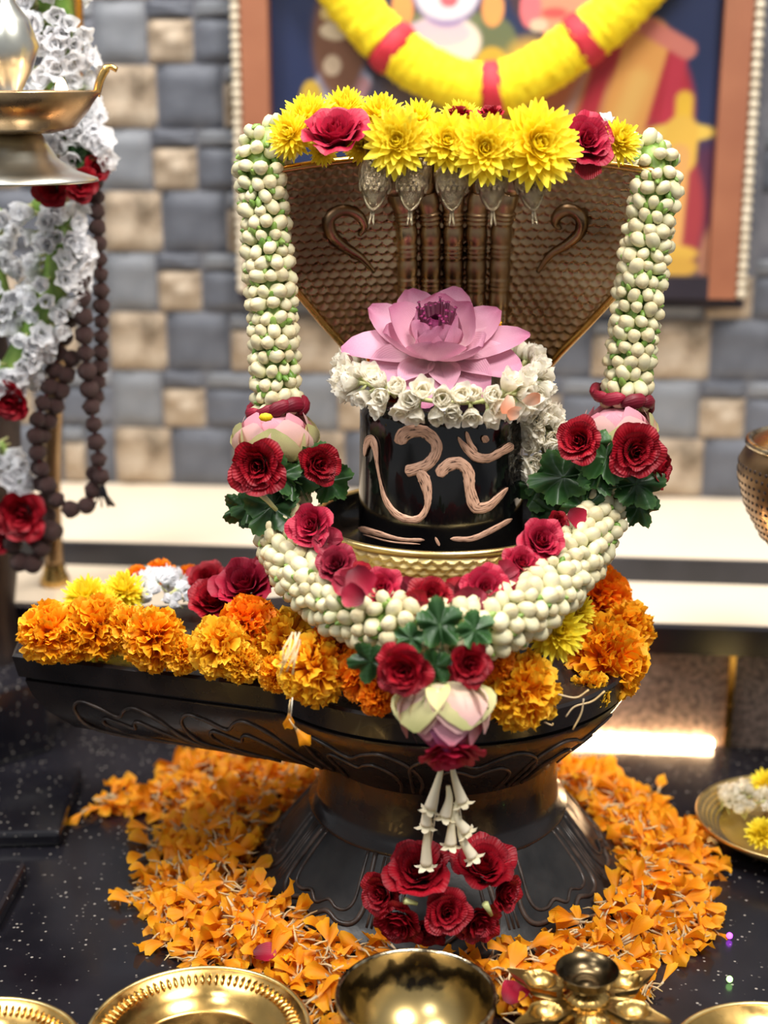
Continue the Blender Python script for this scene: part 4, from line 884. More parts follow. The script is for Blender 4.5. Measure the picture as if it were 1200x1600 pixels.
# ============================================================ ROSES BETWEEN COIL AND GARLAND
ring_roses = [(490, 822, -.075, (-.3, -.9, .6), 44, 'rose_pink', 0, 'crimson rose at the left end of the row, below the left green leaves'), (527, 884, -.112, (-.2, -.7, .7), 38, 'rose_dark', 1, 'dark wilted rose second from the left in the row'),
              (597, 912, -.134, (-.1, -.75, .8), 40, 'rose_pink', 2, 'crimson rose third from the left, under the scaly brass ring'), (672, 926, -.142, (0, -.75, .75), 42, 'rose', 3, 'red rose at the middle of the row below the scaly brass ring'),
              (756, 914, -.136, (.1, -.8, .7), 46, 'rose_pink', 1, 'crimson rose right of the middle below the scaly brass ring'), (843, 848, -.092, (.2, -.8, .7), 44, 'rose_pink', 2, 'crimson rose near the right bud strand, highest on the right'), (812, 882, -.108, (.2, -.7, .8), 36, 'rose_pink', 3, 'small crimson rose between the right and middle roses'),
              (868, 815, -.055, (.4, -.8, .6), 24, 'rose', 0, 'small red bloom at the right end of the row under the leaves')]
for px, py, Y, d, r, mt, v, lab in ring_roses: put_rose(W(px, py+(12 if 560 < px < 800 else 3), Y), d, Rm(px, py, Y, r*.86), v, mt, None, v*1.3, lab, 'roses in the row around the brass ring')
for k, (px, py, Y, d, R, roll, lab) in enumerate([(552, 888, -.150, (-.3, -1, .5), .020, -.9, 'loose pink petal lying on the second rose of the row'), (570, 936, -.170, (-.1, -1, .4), .015, 2.9, 'loose pink-red petal on the garland left of the middle'), (490, 886, -.098, (-.5, -1, .4), .013, -1.3, 'loose pale red petal on the left of the bud garland'),
                                        (795, 930, -.140, (.1, -1, .7), .014, .1, 'narrow pink petal on the garland right of the middle'), (888, 800, -.066, (.3, -1, .3), .014, -.6, 'red petal sticking up under the right leaves')]):
    loose_rose_petal(W(px, py, Y), d, R, roll, lab, seed=k*2.1)

for i, (px, py, Y) in enumerate([(512, 850, -.088), (560, 905, -.125), (636, 928, -.136), (714, 930, -.138), (786, 902, -.122), (826, 870, -.098), (735, 945, -.150), (650, 948, -.152), (545, 915, -.13)]):
    mb = MB(); rn_ = random.Random(i)
    for q in range(4): rpetal(mb, q*1.6+rn_.random(), .02, 0, rad(60, 80, 40+rn_.uniform(-40, 40)), 1, .6, cup=.4, ruff=.06, nu=8, nv=7, seed=i+q, shape='round')
    tag(ob('rose_petals', mb.mesh('rose_petals', G['rose' if i % 2 else 'rose_dark']), None, frame((rn_.uniform(-.3, .3), -.8, .7), i, W(px, py, Y), .012)), 'crumpled dark red petals tucked ' + ['under the leftmost crimson rose of the row', 'below the dark wilted rose at left of the row', 'between the third rose and the middle one', 'between the middle rose and the one right of it', 'beside the big rose right of the middle', 'under the highest right rose of the row', 'low between middle and right roses, on the buds', 'low left of the middle rose, on the buds', 'at the left, lying against the bud garland'][i], 'petals')
# ============================================================ FLOWERS ON SPOUT AND RIM
def spz(px, py, z): return PZ(px, py, z+.033)
GM = 'marigolds along the spout and rim'
for i, (px, py, z, r, mt, d, lab) in enumerate([
    (78, 988, .176, 52, 'marigold', (-.7, -1, .6), 'orange marigold at the very tip of the spout'), (150, 980, .178, 56, 'marigold', (-.1, -1, .7), 'orange marigold second from the spout tip'),
    (243, 1000, .178, 54, 'marigold', (0, -1, .5), 'orange marigold third from the spout tip, below the white jasmine'), (285, 1022, .170, 34, 'marigold_gold', (0, -1, .0), 'small golden marigold drooping over the spout edge'), (345, 1012, .180, 52, 'marigold_gold', (.1, -1, .6), 'golden marigold below the dark red roses on the spout'),
    (392, 975, .190, 48, 'marigold_deep', (.1, -.7, 1), 'deep orange marigold right of the dark red roses on the spout'), (378, 1036, .172, 34, 'marigold_gold', (0, -1, -.1), 'small golden marigold hanging over the edge where the spout begins'), (112, 1000, .170, 40, 'marigold', (-.2, -1, 0), 'orange marigold low on the spout edge near the tip'),
    (200, 985, .178, 42, 'marigold', (0, -1, .8), 'orange marigold between second and third blooms of the spout')]):
    p = spz(px, py, z); put_marigold(p, d, r*pxm(p), i % 4, mt, lab, GM, roll=i)
for i, (px, py, Y, r, mt, d, lab) in enumerate([
    (440, 1010, -.045, 62, 'marigold_gold', (-.3, -1, .4), 'large golden marigold under the left end of the bud garland'), (490, 1045, -.095, 62, 'marigold_gold', (-.1, -1, .0), 'large golden marigold hanging over the rim with pale filaments above'), (435, 1052, -.070, 34, 'marigold', (-.4, -1, -.2), 'small orange marigold spilling over the rim at left'),
    (572, 1050, -.105, 50, 'marigold_deep', (.1, -1, .1), 'deep orange marigold left of the pendant leaves'), (590, 1088, -.118, 32, 'marigold_deep', (0, -1, -.4), 'small reddish-orange marigold hanging over the rim left of the lotus'), (812, 1078, -.108, 66, 'marigold_gold', (.1, -1, .1), 'large golden marigold right of the hanging lotus'),
    (945, 1030, -.040, 70, 'marigold', (.6, -1, .0), 'largest orange marigold at the right edge of the rim'), (975, 985, -.010, 50, 'marigold', (.8, -.8, .3), 'orange marigold at far right beside the largest one'), (938, 935, .010, 52, 'marigold_deep', (.5, -.7, .8), 'deep orange marigold top right behind the bud garland'),
    (920, 1080, -.060, 36, 'marigold_gold', (.3, -1, -.5), 'torn orange marigold drooping below the rim at right'), (770, 1030, -.118, 36, 'marigold_deep', (.1, -1, .3), 'deep orange marigold behind the right pendant rose'), (530, 1000, -.085, 48, 'marigold_deep', (0, -1, .3), 'deep orange marigold in shade under the bud garland')]):
    Y -= .022 if px < 930 else .01
    put_marigold(W(px, py, Y), d, Rm(px, py, Y, r), (i+1) % 4, mt, lab, GM, roll=i*1.3)
put_mum(W(868, 985, -.108), (.2, -1, .5), Rm(868, 985, -.085, 54), 1, True, 'yellow chrysanthemum between garland and right marigolds', 'yellow chrysanthemums on the pedestal', 1)
put_mum(W(900, 955, -.05), (.3, -1, .7), Rm(900, 955, -.05, 34), 2, True, 'smaller yellow chrysanthemum behind the one at right of the garland', 'yellow chrysanthemums on the pedestal', 1)
for i, (px, py, z, r, lab) in enumerate([(135, 935, .178, 44, 'yellow chrysanthemum on the spout, nearest its tip'), (195, 925, .182, 40, 'yellow chrysanthemum on the spout beside the white jasmine'), (165, 948, .176, 34, 'yellow chrysanthemum on the spout between its two neighbours')]):
    p = spz(px, py, z); put_mum(p, (-.1, -.5, 1), r*pxm(p), i, True, lab, 'yellow chrysanthemums on the spout', i)
jp = empty('jasmine_pile', spz(255, 945, .165)); tag(jp, 'small heap of white jasmine flowers lying on the spout', 'flowers'); rnd = random.Random(9)
for k in range(46):
    a = rnd.random()*6.28; r_ = math.sqrt(rnd.random()); off = Vector((r_*math.cos(a)*.030, r_*math.sin(a)*.030, .004+.016*(1-r_**2)+rnd.random()*.003))
    ob('jasmine_flower', WHT[rnd.randrange(3)], jp, frame((rnd.uniform(-1, 1), rnd.uniform(-1, .6), rnd.uniform(.1, 1)), rnd.random()*6, off, rnd.uniform(.008, .011)))
for i, (px, py, z, r, mt, lab) in enumerate([(385, 925, .198, 52, 'rose_pink', 'big dark red rose on the spout next to the bud garland'), (335, 945, .186, 42, 'rose', 'dark red rose on the spout beside the white jasmine heap'), (325, 915, .178, 36, 'rose', 'dark red rose at the back of the spout, behind the two others'), (415, 905, .20, 34, 'rose', 'small dark red rose touching the left bend of the bud garland')]):
    p = spz(px, py, z); put_rose(p, (-.1, -.6, 1), r*pxm(p), i, mt, None, i, lab, 'dark red roses on the spout')
for i, (px, py, z, r) in enumerate([(250, 898, .175, 26), (295, 905, .172, 24), (215, 902, .172, 20)]):
    p = spz(px, py, z); put_marigold(p, (0, -.4, 1), r*pxm(p), i, 'marigold_deep', ['deep orange marigold at the far side of the spout, middle one', 'deep orange marigold at the far side of the spout by the red roses', 'deep orange marigold at the far side of the spout by the yellow blooms'][i], 'marigolds at the far side of the spout')
# pale filaments of the torn marigold, dangling petals
mb = MB(); rnd = random.Random(4)
for k in range(9):
    a = W(462+rnd.uniform(-8, 8), 1000+rnd.uniform(-14, 10), -.152); b_ = W(430+rnd.uniform(0, 30), 1042+rnd.uniform(-10, 16), -.168); mid = (a+b_)/2+Vector((rnd.uniform(-.003, .003), -.004, rnd.uniform(-.001, .003))); mb.add(*tube([a, mid, b_], [.0006, .0005, .0004], 5))
for pts in ([(872, 1085), (900, 1090), (920, 1078)], [(884, 1120), (898, 1104), (925, 1096), (945, 1080)], [(912, 1092), (908, 1115), (895, 1140)], [(850, 1128), (862, 1133), (864, 1130)]): mb.add(*tube(cr([W(a, b, -.138) for a, b in pts], 5), .0006, 5))
tag(ob('flower_filaments', mb.mesh('flower_filaments', G['tail'])), 'pale thread-like filaments sticking out of the torn marigolds on the rim', 'filament', kind='stuff')

# loose petals --------------------------------------------------
def loose_mesh(seed):
    rnd = random.Random(seed); mb = MB()
    rpetal(mb, 0, 0, 0, rad(78, 90+rnd.uniform(-40, 40), 90+rnd.uniform(-90, 90)), 1, rnd.uniform(.17, .34), cup=rnd.uniform(-1.2, 1.2), ruff=rnd.uniform(.04, .12), rf=rnd.uniform(3, 7), nu=7, nv=7, seed=seed, shape='leafy')
    V, F, UV = tube([(0.03, 0, 0), (-.25, .0, .03), (-.5, rnd.uniform(-.1, .1), .0)], [.055, .035, .02], 5); mb.add(V, F, UV, 1)
    return mb.mesh('marigold_petal', [G['loose'], G['tail']])
LO = [loose_mesh(s) for s in range(14)]
# dangling petal below the rim
dg = empty('dangling_petals', W(452, 1130, -.145)); tag(dg, 'two orange petals dangling on a thread below the rim', 'petal')
for k, (a, b, rl) in enumerate([(452, 1112, 0), (462, 1138, .6)]): ob('petal', LO[k], dg, frame((.2, -1, .1), PI/2*3+rl, W(a, b, -.145)-Vector(dg.location), .016))
mb = MB(); mb.add(*tube([W(457, 1090, -.145)-Vector(dg.location), W(454, 1125, -.145)-Vector(dg.location)], .0004, 4)); ob('thread', mb.mesh('thread', G['thread']), dg)
# heap of loose petals around the foot
poly = [(262, 1205), (330, 1178), (420, 1182), (500, 1195), (870, 1190), (935, 1205), (1010, 1245), (1040, 1290), (1098, 1300), (1120, 1340), (1105, 1395), (1120, 1440), (1085, 1478), (1040, 1490), (1010, 1520), (1020, 1560), (930, 1600), (850, 1640), (470, 1640), (430, 1570), (300, 1530), (255, 1470), (225, 1420), (200, 1405), (225, 1370), (262, 1340), (225, 1320), (290, 1280), (210, 1262), (150, 1265), (170, 1240), (250, 1235)]
PW = [PZ(a, b, .004) for a, b in poly]
def inside(x, y):
    c = False; n = len(PW)
    for i in range(n):
        a, b = PW[i], PW[i-1]
        if (a.y > y) != (b.y > y) and x < (b.x-a.x)*(y-a.y)/(b.y-a.y)+a.x: c = not c
    return c
def edge_d(x, y): 
    m = 1
    for i in range(len(PW)):
        a, b = PW[i], PW[i-1]; ax, ay, bx, by = a.x, a.y, b.x, b.y; L2 = (bx-ax)**2+(by-ay)**2; t = max(0, min(1, ((x-ax)*(bx-ax)+(y-ay)*(by-ay))/L2)); m = min(m, math.hypot(x-ax-t*(bx-ax), y-ay-t*(by-ay)))
    return m
KEEP = [Vector((*PZ(650, 1570, .02).xy, .056)), Vector((*PZ(310, 1620, .01).xy, .072)), Vector((*PZ(1232, 1292, .01).xy, .066))]
rnd = random.Random(21); pet = []; xs = [p.x for p in PW]; ys = [p.y for p in PW]
while len(pet) < 3000:
    x, y = rnd.uniform(min(xs), max(xs)), rnd.uniform(min(ys), max(ys))
    if not inside(x, y): continue
    rr = math.hypot(x-X0, y)
    if rr < .142: continue
    e = edge_d(x, y); 
    if any(math.hypot(x-q.x, y-q.y) < q.z for q in KEEP): continue
    h = min(.026, .003+e*.5); z = .002+rnd.random()**.7*h
    el = rnd.uniform(-.7, .7); d = Vector((rnd.uniform(-.8, .8), rnd.uniform(-1.0, .5), 1)); pet.append((z-.003, x, y, z, d, rnd.random()*6.28, rnd.uniform(.013, .023), rnd.randrange(14)))
for px, py in [(130, 1272), (165, 1250), (190, 1240), (232, 1300), (205, 1415), (228, 1405), (185, 1405), (240, 1470), (270, 1490), (225, 1340), (1015, 1545), (1035, 1540), (1108, 1360), (1110, 1450), (1030, 1235), (1100, 1330), (960, 1230)]:
    p = PZ(px, py, .004); pet.append((9, p.x, p.y, .006, Vector((rnd.uniform(-.3, .3), -.2, 1)), rnd.random()*6.28, .018, rnd.randrange(14)))
def zone(x, y):
    if y > .02: return (['loose orange marigold petal in the heap behind the foot, left side', 'loose orange marigold petal in the heap behind the foot, right side'][x > 0], 'petal', ['loose petals behind the foot at left', 'loose petals behind the foot at right'][x > 0])
    if y < -.17 and abs(x) < .13: return ('loose orange marigold petal in front of the foot beside the brass bowl and lamp', 'petal', 'loose petals in front of the foot')
    return (['loose orange marigold petal in the heap left of the foot', 'loose orange marigold petal in the heap right of the foot'][x > 0], 'petal', ['loose petals left of the foot', 'loose petals right of the foot'][x > 0])
pet.sort(key=lambda p: -(p[0]*14-p[2]*.25+(9 if p[0] > 1 else 0))); st = MB()
cache = []
for m in LO:
    co = np.empty(len(m.vertices)*3); m.vertices.foreach_get('co', co); uv = np.zeros((len(m.vertices), 2))
    for l in m.loops: uv[l.vertex_index] = m.uv_layers[0].data[l.index].uv
    cache.append((co.reshape(-1, 3), [tuple(p.vertices) for p in m.polygons], [p.material_index for p in m.polygons], uv))
for i, (_, x, y, z, d, ro, s, k) in enumerate(pet):
    M = frame(d, ro, (x, y, z), s)
    if i < 300: tag(ob('marigold_petal', LO[k], None, M), *zone(x, y))
    else:
        co, fs, ms, uv = cache[k]; n0 = len(st.F); st.add(co, fs, uv, 0, M); st.M[n0:] = ms
tag(ob('petal_heap', st.mesh('petal_heap', [G['loose'], G['tail']])), 'deep heap of loose orange marigold petals around the pedestal foot', 'petals', kind='stuff')
for px, py, R, rl, lab in [(415, 1508, .016, 0, 'small red petal among orange ones behind the fluted plate'), (1115, 1588, .014, .4, 'small pink-red petal on the granite at bottom right'), (815, 1585, .018, 1, 'dark red petal under the star lamp, left arm')]:
    p = PZ(px, py, .012); p.z = .004 if px > 1000 else .020; loose_rose_petal(p-Vector((R*.5, 0, 0)), (0, -.3, 1), R, rl, lab)

# ============================================================ BRASS WARE IN FRONT
def lobj(name, prof, mat, parent=None, n=96, mod=None, loc=None):
    V, F, UV = lathe(prof, n, mod); mb = MB(); mb.add(V, F, UV); return ob(name, mb.mesh(name, G[mat]), parent, Matrix.Translation(loc) if loc is not None else None)
def plate(px, py, rpx, z, label, fl=True):
    c = PZ(px, py, z); R = rpx*pxm(c); e = empty('brass_plate', (c.x, c.y, .001)); tag(e, label, 'plate')
    ob_ = [(.01, .003), (R*.62, .003), (R*.66, .004), (R*.74, .010), (R*.80, .0145), (R*.93, .018), (R*.97, .0195), (R*1.0, .020), (R*1.0, .018), (R*.93, .016), (R*.80, .012), (R*.72, .006), (R*.6, .0), (.01, .0)]
    lobj('dish', ob_, 'brass', e, 128)
    if fl:
        mb = MB(); nf = 84
        V, F, UV = blob(6, 5)
        for k in range(nf):
            a = 2*PI*k/nf; T = Matrix.Rotation(a, 4, 'Z') @ Matrix.Translation((R*.875, 0, .0172)) @ Matrix.Rotation(-.22, 4, 'Y') @ Matrix.Diagonal((R*.075, R*.022, .0016, 1)); mb.add(V, F, UV, 0, T)
        tag(ob('fluting', mb.mesh('fluting', G['brass']), e), kind='stuff')
    mb = MB(); mb.add(*tube([(R*math.cos(a), R*math.sin(a), .0195) for a in np.linspace(0, 2*PI, 97)], .0016, 6, cap=False)); ob('rim', mb.mesh('rim', G['brass_gold']), e)
    return e, R
plate(310, 1612, 172, .02, 'brass plate with a fluted rim at bottom left of centre')
plate(-38, 1660, 165, .02, 'brass plate cut off by the left bottom corner')
plate(1215, 1668, 165, .02, 'brass plate with roped rim cut off by the right bottom corner', False)
# bowl
c = PZ(650, 1565, .045); Rb = 127*pxm(c); bw = empty('brass_bowl', (c.x, c.y, .002)); tag(bw, 'tarnished brass bowl with white paste residue at the front', 'bowl')
lobj('bowl_shell', [(.002, .004), (Rb*.25, .004), (Rb*.55, .009), (Rb*.78, .021), (Rb*.90, .034), (Rb*.945, .044), (Rb*.95, .0475)], 'bowl', bw)
lobj('bowl_rim', [(Rb*.95, .0475), (Rb*.965, .0490), (Rb*.99, .0490), (Rb*1.0, .0475), (Rb*.985, .045), (Rb*.95, .036), (Rb*.82, .018), (Rb*.55, .004), (Rb*.25, .0), (.002, .0)], 'brass_pale', bw)
mb = MB(); rnd = random.Random(2)
for k in range(60):
    a = rnd.random()*6.28; r_ = rnd.random()*.024; V, F, UV = blob(6, 5); mb.add(V*rnd.uniform(.002, .004), F, UV, 0, Matrix.Translation((r_*math.cos(a)+.003, r_*.7*math.sin(a)-.002, .007+rnd.random()*.003)))
tag(ob('paste_residue', mb.mesh('paste_residue', G['soot']), bw), kind='stuff')
# five-wick star lamp
c = PZ(916, 1552, .038); sl = empty('star_lamp', (c.x, c.y, .030)); tag(sl, 'brass five-pointed oil lamp with a raised dark cup at its centre', 'lamp'); sx = pxm(c)
armang = [math.radians(a) for a in (90+2, 158, 214, 326-4, 22)]; armang = [math.radians(a) for a in (92, 153, 205, 272, 336)] ; armang = [math.radians(a) for a in (90, 150, 208, 268, 330, )]
armang = [math.radians(a) for a in (88, 148, 212, 270, 330, 30)]
N = 240; Vt = []; 
def star_r(t):
    r = .021
    for a in armang:
        d = abs((t-a+PI) % (2*PI)-PI)
        if d < .37: r = max(r, .035*math.cos(d)+math.sqrt(max(0, .0132**2-(.035*math.sin(d))**2)))
        if d < .2: r = max(r, .066-.13*d)
    return r
star_prof = []
mb = MB(); V = []; ths = np.linspace(0, 2*PI, N, endpoint=False); rs = np.array([star_r(t) for t in ths]); rs = np.array([rs[(np.arange(i-1, i+2)) % N].mean() for i in range(N)])
nr = 24
for j in range(nr+1):
    k = j/nr
    for i, t in enumerate(ths):
        r = rs[i]*k; x, y = r*math.cos(t), r*math.sin(t); z = .006+.0018*k
        for a in armang:
            cx_, cy_ = .036*math.cos(a), .036*math.sin(a); dd = math.hypot(x-cx_, y-cy_)/.0108
            if dd < 1: z -= .007*(1-dd*dd)**.6
            elif dd < 1.25: z += .0012*(1-(dd-1)/.25)
        V.append((x, y, z))
nn = len(V); F = gridF(N, nr+1, True)
for i, t in enumerate(ths): V.append((rs[i]*.9*math.cos(t), rs[i]*.9*math.sin(t), .001))
F += [(nr*N+i, nn+i, nn+(i+1) % N, nr*N+(i+1) % N) for i in range(N)] + [tuple(nn+i for i in range(N))]
mb.add(V, F); ob('lamp_plate', mb.mesh('lamp_plate', G['brass_satin']), sl)
lobj('lamp_foot', [(.014, .003), (.010, -.003), (.016, -.008), (.018, -.0105), (.002, -.0105)], 'brass', sl, 40)
lobj('lamp_collar', [(.017, .0075), (.0165, .010), (.013, .012), (.010, .0145)], 'brass', sl, 60, lambda th, t: 1+.05*np.cos(24*th))
lobj('centre_cup', [(.009, .0135), (.015, .017), (.0195, .022), (.0222, .0285), (.0226, .0290), (.0218, .0290), (.019, .0235), (.0145, .0190), (.007, .0175), (.004, .0195), (.0005, .0195)], 'bowl_dark', sl, 64)
sl.scale = (.86, .86, .86)
# perforated tray with flowers at right
c = PZ(1232, 1292, .012); R = 142*pxm(c); tr_ = empty('perforated_tray', (c.x, c.y, .002)); tag(tr_, 'perforated brass tray holding pale flowers at the right edge', 'tray')
lobj('tray_body', [(.002, .003), (R*.6, .003), (R*.72, .006), (R*.97, .0175), (R*1.0, .020), (R*1.01, .019), (R*.98, .0155), (R*.72, .003), (R*.6, .0), (.002, 0)], 'brass_gold', tr_)
mb = MB(); V, F, UV = blob(7, 4)
for j, rr_ in enumerate((.76, .81, .86, .91, .955)):
    for k in range(90):
        a = 2*PI*(k+.5*(j % 2))/90; z = np.interp(rr_, [.72, .97], [.006, .0175])+.0002; mb.add(V*(.0013, .0013, .0005), F, UV, 0, Matrix.Translation((R*rr_*math.cos(a), R*rr_*math.sin(a), z)) @ Matrix.Rotation(a, 4, 'Z') @ Matrix.Rotation(-.5, 4, 'Y'))
tag(ob('perforations', mb.mesh('perforations', G['wood_dark']), tr_), kind='stuff')
for i, (px, py, z, r, lab) in enumerate([(1192, 1302, .022, 30, 'yellow chrysanthemum lying in the perforated tray'), (1200, 1228, .028, 32, 'yellow chrysanthemum at the back of the perforated tray')]):
    p = PZ(px, py, z); put_mum(p, (-.2, -.5, 1), r*pxm(p), i, False, lab, 'chrysanthemums in the perforated tray', i)
jp = empty('jasmine_pile', PZ(1178, 1262, .012)); tag(jp, 'small heap of cream jasmine in the perforated tray', 'flowers'); rnd = random.Random(19)
for k in range(26):
    a = rnd.random()*6.28; r_ = math.sqrt(rnd.random()); ob('jasmine_flower', JAS[rnd.randrange(4)], jp, frame((rnd.uniform(-1, 1), rnd.uniform(-1, .6), rnd.uniform(.1, 1)), 0, Vector((r_*math.cos(a)*.026, r_*math.sin(a)*.022, .004+.008*(1-r_**2))), .010))
# perforated brass lantern at the right edge
c = W(1300, 760, .06); Rl = 146*pxm(c); ln = empty('perforated_lantern', (c.x, c.y, .001)); tag(ln, 'perforated brass pear-shaped lantern cut off by the right edge', 'lantern')
hz = c.z; prof = [(.03, .0), (.034, .004), (.012, .012), (.006, .03), (.005, hz-.075), (.010, hz-.066), (Rl*.45, hz-.058), (Rl*.72, hz-.040), (Rl*.90, hz-.018), (Rl, hz+.006), (Rl*.99, hz+.018), (Rl*.90, hz+.030), (Rl*.6, hz+.042), (Rl*.2, hz+.050)]
lobj('lantern_body', prof, 'brass_old', ln)
mb = MB(); V, F, UV = blob(6, 4)
for j in range(11):
    z = hz-.046+j*.0062; r_ = np.interp(z, [p[1] for p in prof], [p[0] for p in prof])
    for k in range(70):
        a = 2*PI*(k+.5*(j % 2))/70; mb.add(V*(.0006, .0017, .0017), F, UV, 0, Matrix.Translation((r_*math.cos(a), r_*math.sin(a), z)) @ Matrix.Rotation(a, 4, 'Z'))
tag(ob('perforations', mb.mesh('perforations', G['bronze_dark']), ln), kind='stuff')
mb = MB(); mb.add(*tube([(Rl*.90*math.cos(a), Rl*.90*math.sin(a), hz+.031) for a in np.linspace(0, 2*PI, 65)], .003, 8, cap=False)); ob('lantern_rim', mb.mesh('lantern_rim', G['brass_pale']), ln)
# glowing beads added to stand in for coloured light reflections on the granite
for px, py, m, lab in ((1140, 1462, 'purple', 'tiny purple glowing bead added as a light reflection on the granite at right'), (1140, 1530, 'lime', 'tiny green glowing bead added as a light reflection on the granite at bottom right'), (308, 1286, 'purple', 'tiny purple glowing bead added as a light reflection among the petals left of the foot')):
    p = PZ(px, py, .003); mb = MB(); mb.add(*blob(10, 7)); tag(ob('reflection_bead', mb.mesh('reflection_bead', G[m]), None, Matrix.Translation(p) @ Matrix.Diagonal((.0022, .0022, .0022, 1))), lab, 'light')

# ============================================================ LEFT: HANGING LAMP, POLE, GARLAND, BEADS
YL = .10
c = W(18, 150, YL); hl = empty('hanging_lamp', c); tag(hl, 'hanging brass oil lamp with a lit wick, cut off by the left edge', 'lamp'); m1 = pxm(c)
def lip(th, t): return 1+.10*np.exp(-((np.mod(th+.15+PI, 2*PI)-PI)/.25)**2)*(t > .4)
lobj('oil_dish', [(.002, -.022), (60*m1, -.026), (95*m1, -.022), (118*m1, -.010), (130*m1, .002), (128*m1, .004), (112*m1, -.004), (80*m1, -.012), (.004, -.014)], 'brass_old', hl, 80, lip)
lobj('drip_cone', [(.004, -.026), (42*m1, -.026), (52*m1, -.034), (66*m1, -.044), (96*m1, -.053), (126*m1, -.058), (128*m1, -.060), (100*m1, -.0595), (.004, -.056)], 'silver_pale', hl, 80)
lobj('stem', [(.010, -.014), (.016, -.006), (.008, .004), (.016, .018), (.022, .034), (.016, .052), (.007, .064), (.010, .08), (.006, .09), (.006, .5), (.001, .5)], 'silver_pale', hl, 40)
mb = MB(); V, F, UV = blob(12, 9, lambda t: (math.sin(PI*t)**.8*(1-.5*t), -math.cos(PI*t)*1.5)); mb.add(V*.0065, F, UV); ob('flame', mb.mesh('flame', G['flame']), hl, Matrix.Translation(W(96, 143, YL-.02)-c))
mb = MB(); a0 = W(150, 150, YL)-c; mb.add(*tube(cr([a0, a0+Vector((.004, 0, .012)), a0+Vector((.010, 0, .020)), a0+Vector((.016, 0, .018))], 5), [.003]*10+[.002]*6, 8)); ob('hook', mb.mesh('hook', G['brass']), hl)
# brass post with bulging head
pb = PY(88, 935, .335); st_ = empty('brass_post', (pb.x, .335, .1158)); tag(st_, 'slender brass post standing at left behind the bead strings', 'post')
ztop_ = W(150, 130, .335).z-.1158
lobj('post_base', [(.001, 0), (.014, 0), (.014, .006), (.011, .012), (.010, .02)], 'brass', st_, 48)
mb = MB(); mb.add(*tube(cr([(0, 0, .012), (.004, 0, .12), (.016, .004, .24), (.034, .008, ztop_)], 8), .0085, 12)); ob('post_shaft', mb.mesh('post_shaft', G['brass_old']), st_)
lobj('post_head', [(.004, -.012), (.010, -.006), (.013, .0), (.022, .004), (.013, .012), (.019, .03), (.021, .08), (.019, .14), (.001, .16)], 'brass', st_, 48, loc=(.034, .008, ztop_))
# dark bronze pillar carrying garlands
pp = PY(-30, 900, .26); dp = empty('bronze_pillar', (pp.x, .26, .001)); tag(dp, 'dark bronze pillar behind the white garland at the left edge', 'pillar')
lobj('pillar_body', [(.001, 0), (.05, 0), (.05, .01), (.032, .02), (.028, .12), (.040, .20), (.045, .30), (.036, .38), (.030, .5), (.04, .60), (.02, .66), (.001, .67)], 'bronze_dark', dp, 48)
# white floret garland
wg = empty('white_garland', W(60, 300, .2)); tag(wg, 'thick garland of white florets hanging at the left edge', 'garland'); OW = Vector(wg.location); rnd = random.Random(12)
def wl(pts, rpx, count):
    P = cr([np.array(W(a, b, y)-OW) for a, b, y in pts], 20); L = len(P); rr_ = rpx*pxm(OW)
    mbx = MB(); mbx.add(*tube(P[::5], rr_*.55, 8)); ob('garland_core', mbx.mesh('garland_core', G['green']), wg)
    for k in range(count):
        i = int((k+rnd.random())/count*(L-1)); a = rnd.random()*2*PI; d = Vector((math.cos(a), -abs(math.sin(a))*1.0 if rnd.random() < .8 else math.sin(a), rnd.uniform(-.5, .4))); d.normalize()
        ob('white_floret', WHT[rnd.randrange(3)], wg, frame(d, rnd.random()*6, Vector(P[i])+d*rr_*rnd.uniform(.62, .85), rnd.uniform(.012, .016)))
wl([(80, -60, .2), (92, 60, .2), (104, 180, .2), (126, 240, .2)], 50, 110)
wl([(70, 310, .2), (96, 370, .19), (84, 450, .185), (50, 520, .185), (20, 580, .185), (-20, 600, .185)], 44, 105)
wl([(-10, 330, .22), (-10, 420, .2), (10, 500, .19)], 34, 36)
wl([(0, 690, .2), (22, 730, .2), (48, 790, .2)], 10, 14)
for px, py, Y, d, r, v in [(84, 292, .165, (-.2, -1, -.1), 30, 0), (124, 288, .17, (.3, -1, 0), 28, 1), (146, 262, .185, (.8, -.7, 0), 24, 2), (22, 622, .17, (-.2, -1, -.2), 34, 3), (36, 800, .18, (0, -1, 0), 42, 0), (2, 830, .19, (-.4, -1, 0), 36, 2), (60, 830, .19, (.5, -1, 0), 26, 1)]:
    p = W(px, py, Y)-OW; put_rose(p, d, r*pxm(p+OW), v, 'rose', wg, v)
for px, py in ((122, 232), (95, 300), (140, 240)): put_leaf(W(px, py, .18)-OW, (0, -1, .3), .016, px, 0, wg)
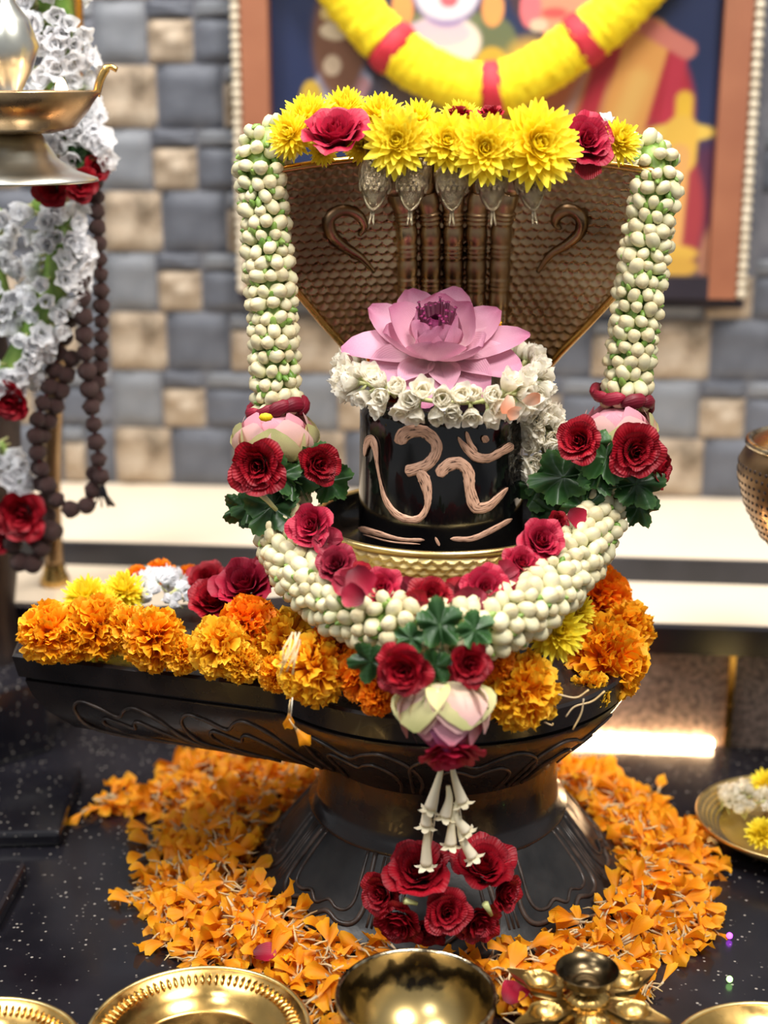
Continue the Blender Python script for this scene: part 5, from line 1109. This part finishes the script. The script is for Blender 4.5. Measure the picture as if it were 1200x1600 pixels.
# rudraksha bead strings
mb = MB(); V, F, UV = blob(12, 9)
for i in range(len(V)): a = math.atan2(V[i][1], V[i][0]); V[i][:2] *= 1+.10*math.cos(5*a)
mb.add(V, F, UV); BEAD = mb.mesh('bead', G['seed'])
def beads(label, pts, r, gold=()):
    P = cr([np.array(W(a, b, y)) for a, b, y in pts], 30); o0 = Vector(P[0]); e = empty('bead_string', o0); tag(e, label, 'necklace', 'strings of dark seed beads at the left')
    s_ = np.r_[0, np.cumsum(np.linalg.norm(np.diff(P, axis=0), axis=1))]; n = int(s_[-1]/(2*r*.95))
    for i in range(n+1):
        c_ = Vector([np.interp(i*s_[-1]/n, s_, P[:, k]) for k in range(3)])-o0; ob('bead', BEAD, e, frame((rnd.uniform(-1, 1), rnd.uniform(-1, 1), rnd.uniform(-1, 1)), 0, c_, r*rnd.uniform(.92, 1.1)))
    mbx = MB(); mbx.add(*tube(P[::6]-np.array(o0), .0012, 5)); ob('cord', mbx.mesh('cord', G['band_red']), e)
    return e
RB = .0066
beads('outermost dark seed bead string hanging down right of the white garland', [(148, 262, .22), (152, 350, .2), (158, 450, .2), (157, 560, .2), (150, 620, .2)], RB)
beads('long dark seed bead string ending in a tassel above the pale ledge', [(120, 380, .19), (128, 450, .18), (134, 560, .18), (146, 660, .18), (158, 745, .18)], RB*1.1)
beads('looped dark seed bead string hanging lowest behind the post', [(108, 500, .20), (78, 600, .185), (55, 680, .18), (75, 760, .18), (108, 795, .18), (140, 785, .18), (148, 740, .19)], RB*1.1)
beads('dark seed bead string close to the red roses at the left edge', [(112, 560, .19), (85, 640, .19), (60, 700, .19), (70, 790, .19), (85, 830, .19)], RB*1.1)
beads('short cluster of dark seed beads hanging at the far left bottom', [(20, 850, .18), (40, 890, .18), (62, 860, .18), (78, 830, .18)], RB*1.3)
mb = MB(); p0 = W(160, 752, .18)
for k in range(9): mb.add(*tube([p0, p0+Vector((rnd.uniform(-.003, .003), 0, -.010)), p0+Vector((rnd.uniform(-.010, .010), rnd.uniform(-.004, .004), -.022))], .0007, 4))
tag(ob('tassel', mb.mesh('tassel', G['strip'])), 'small dark thread tassel below the long bead string', 'tassel')
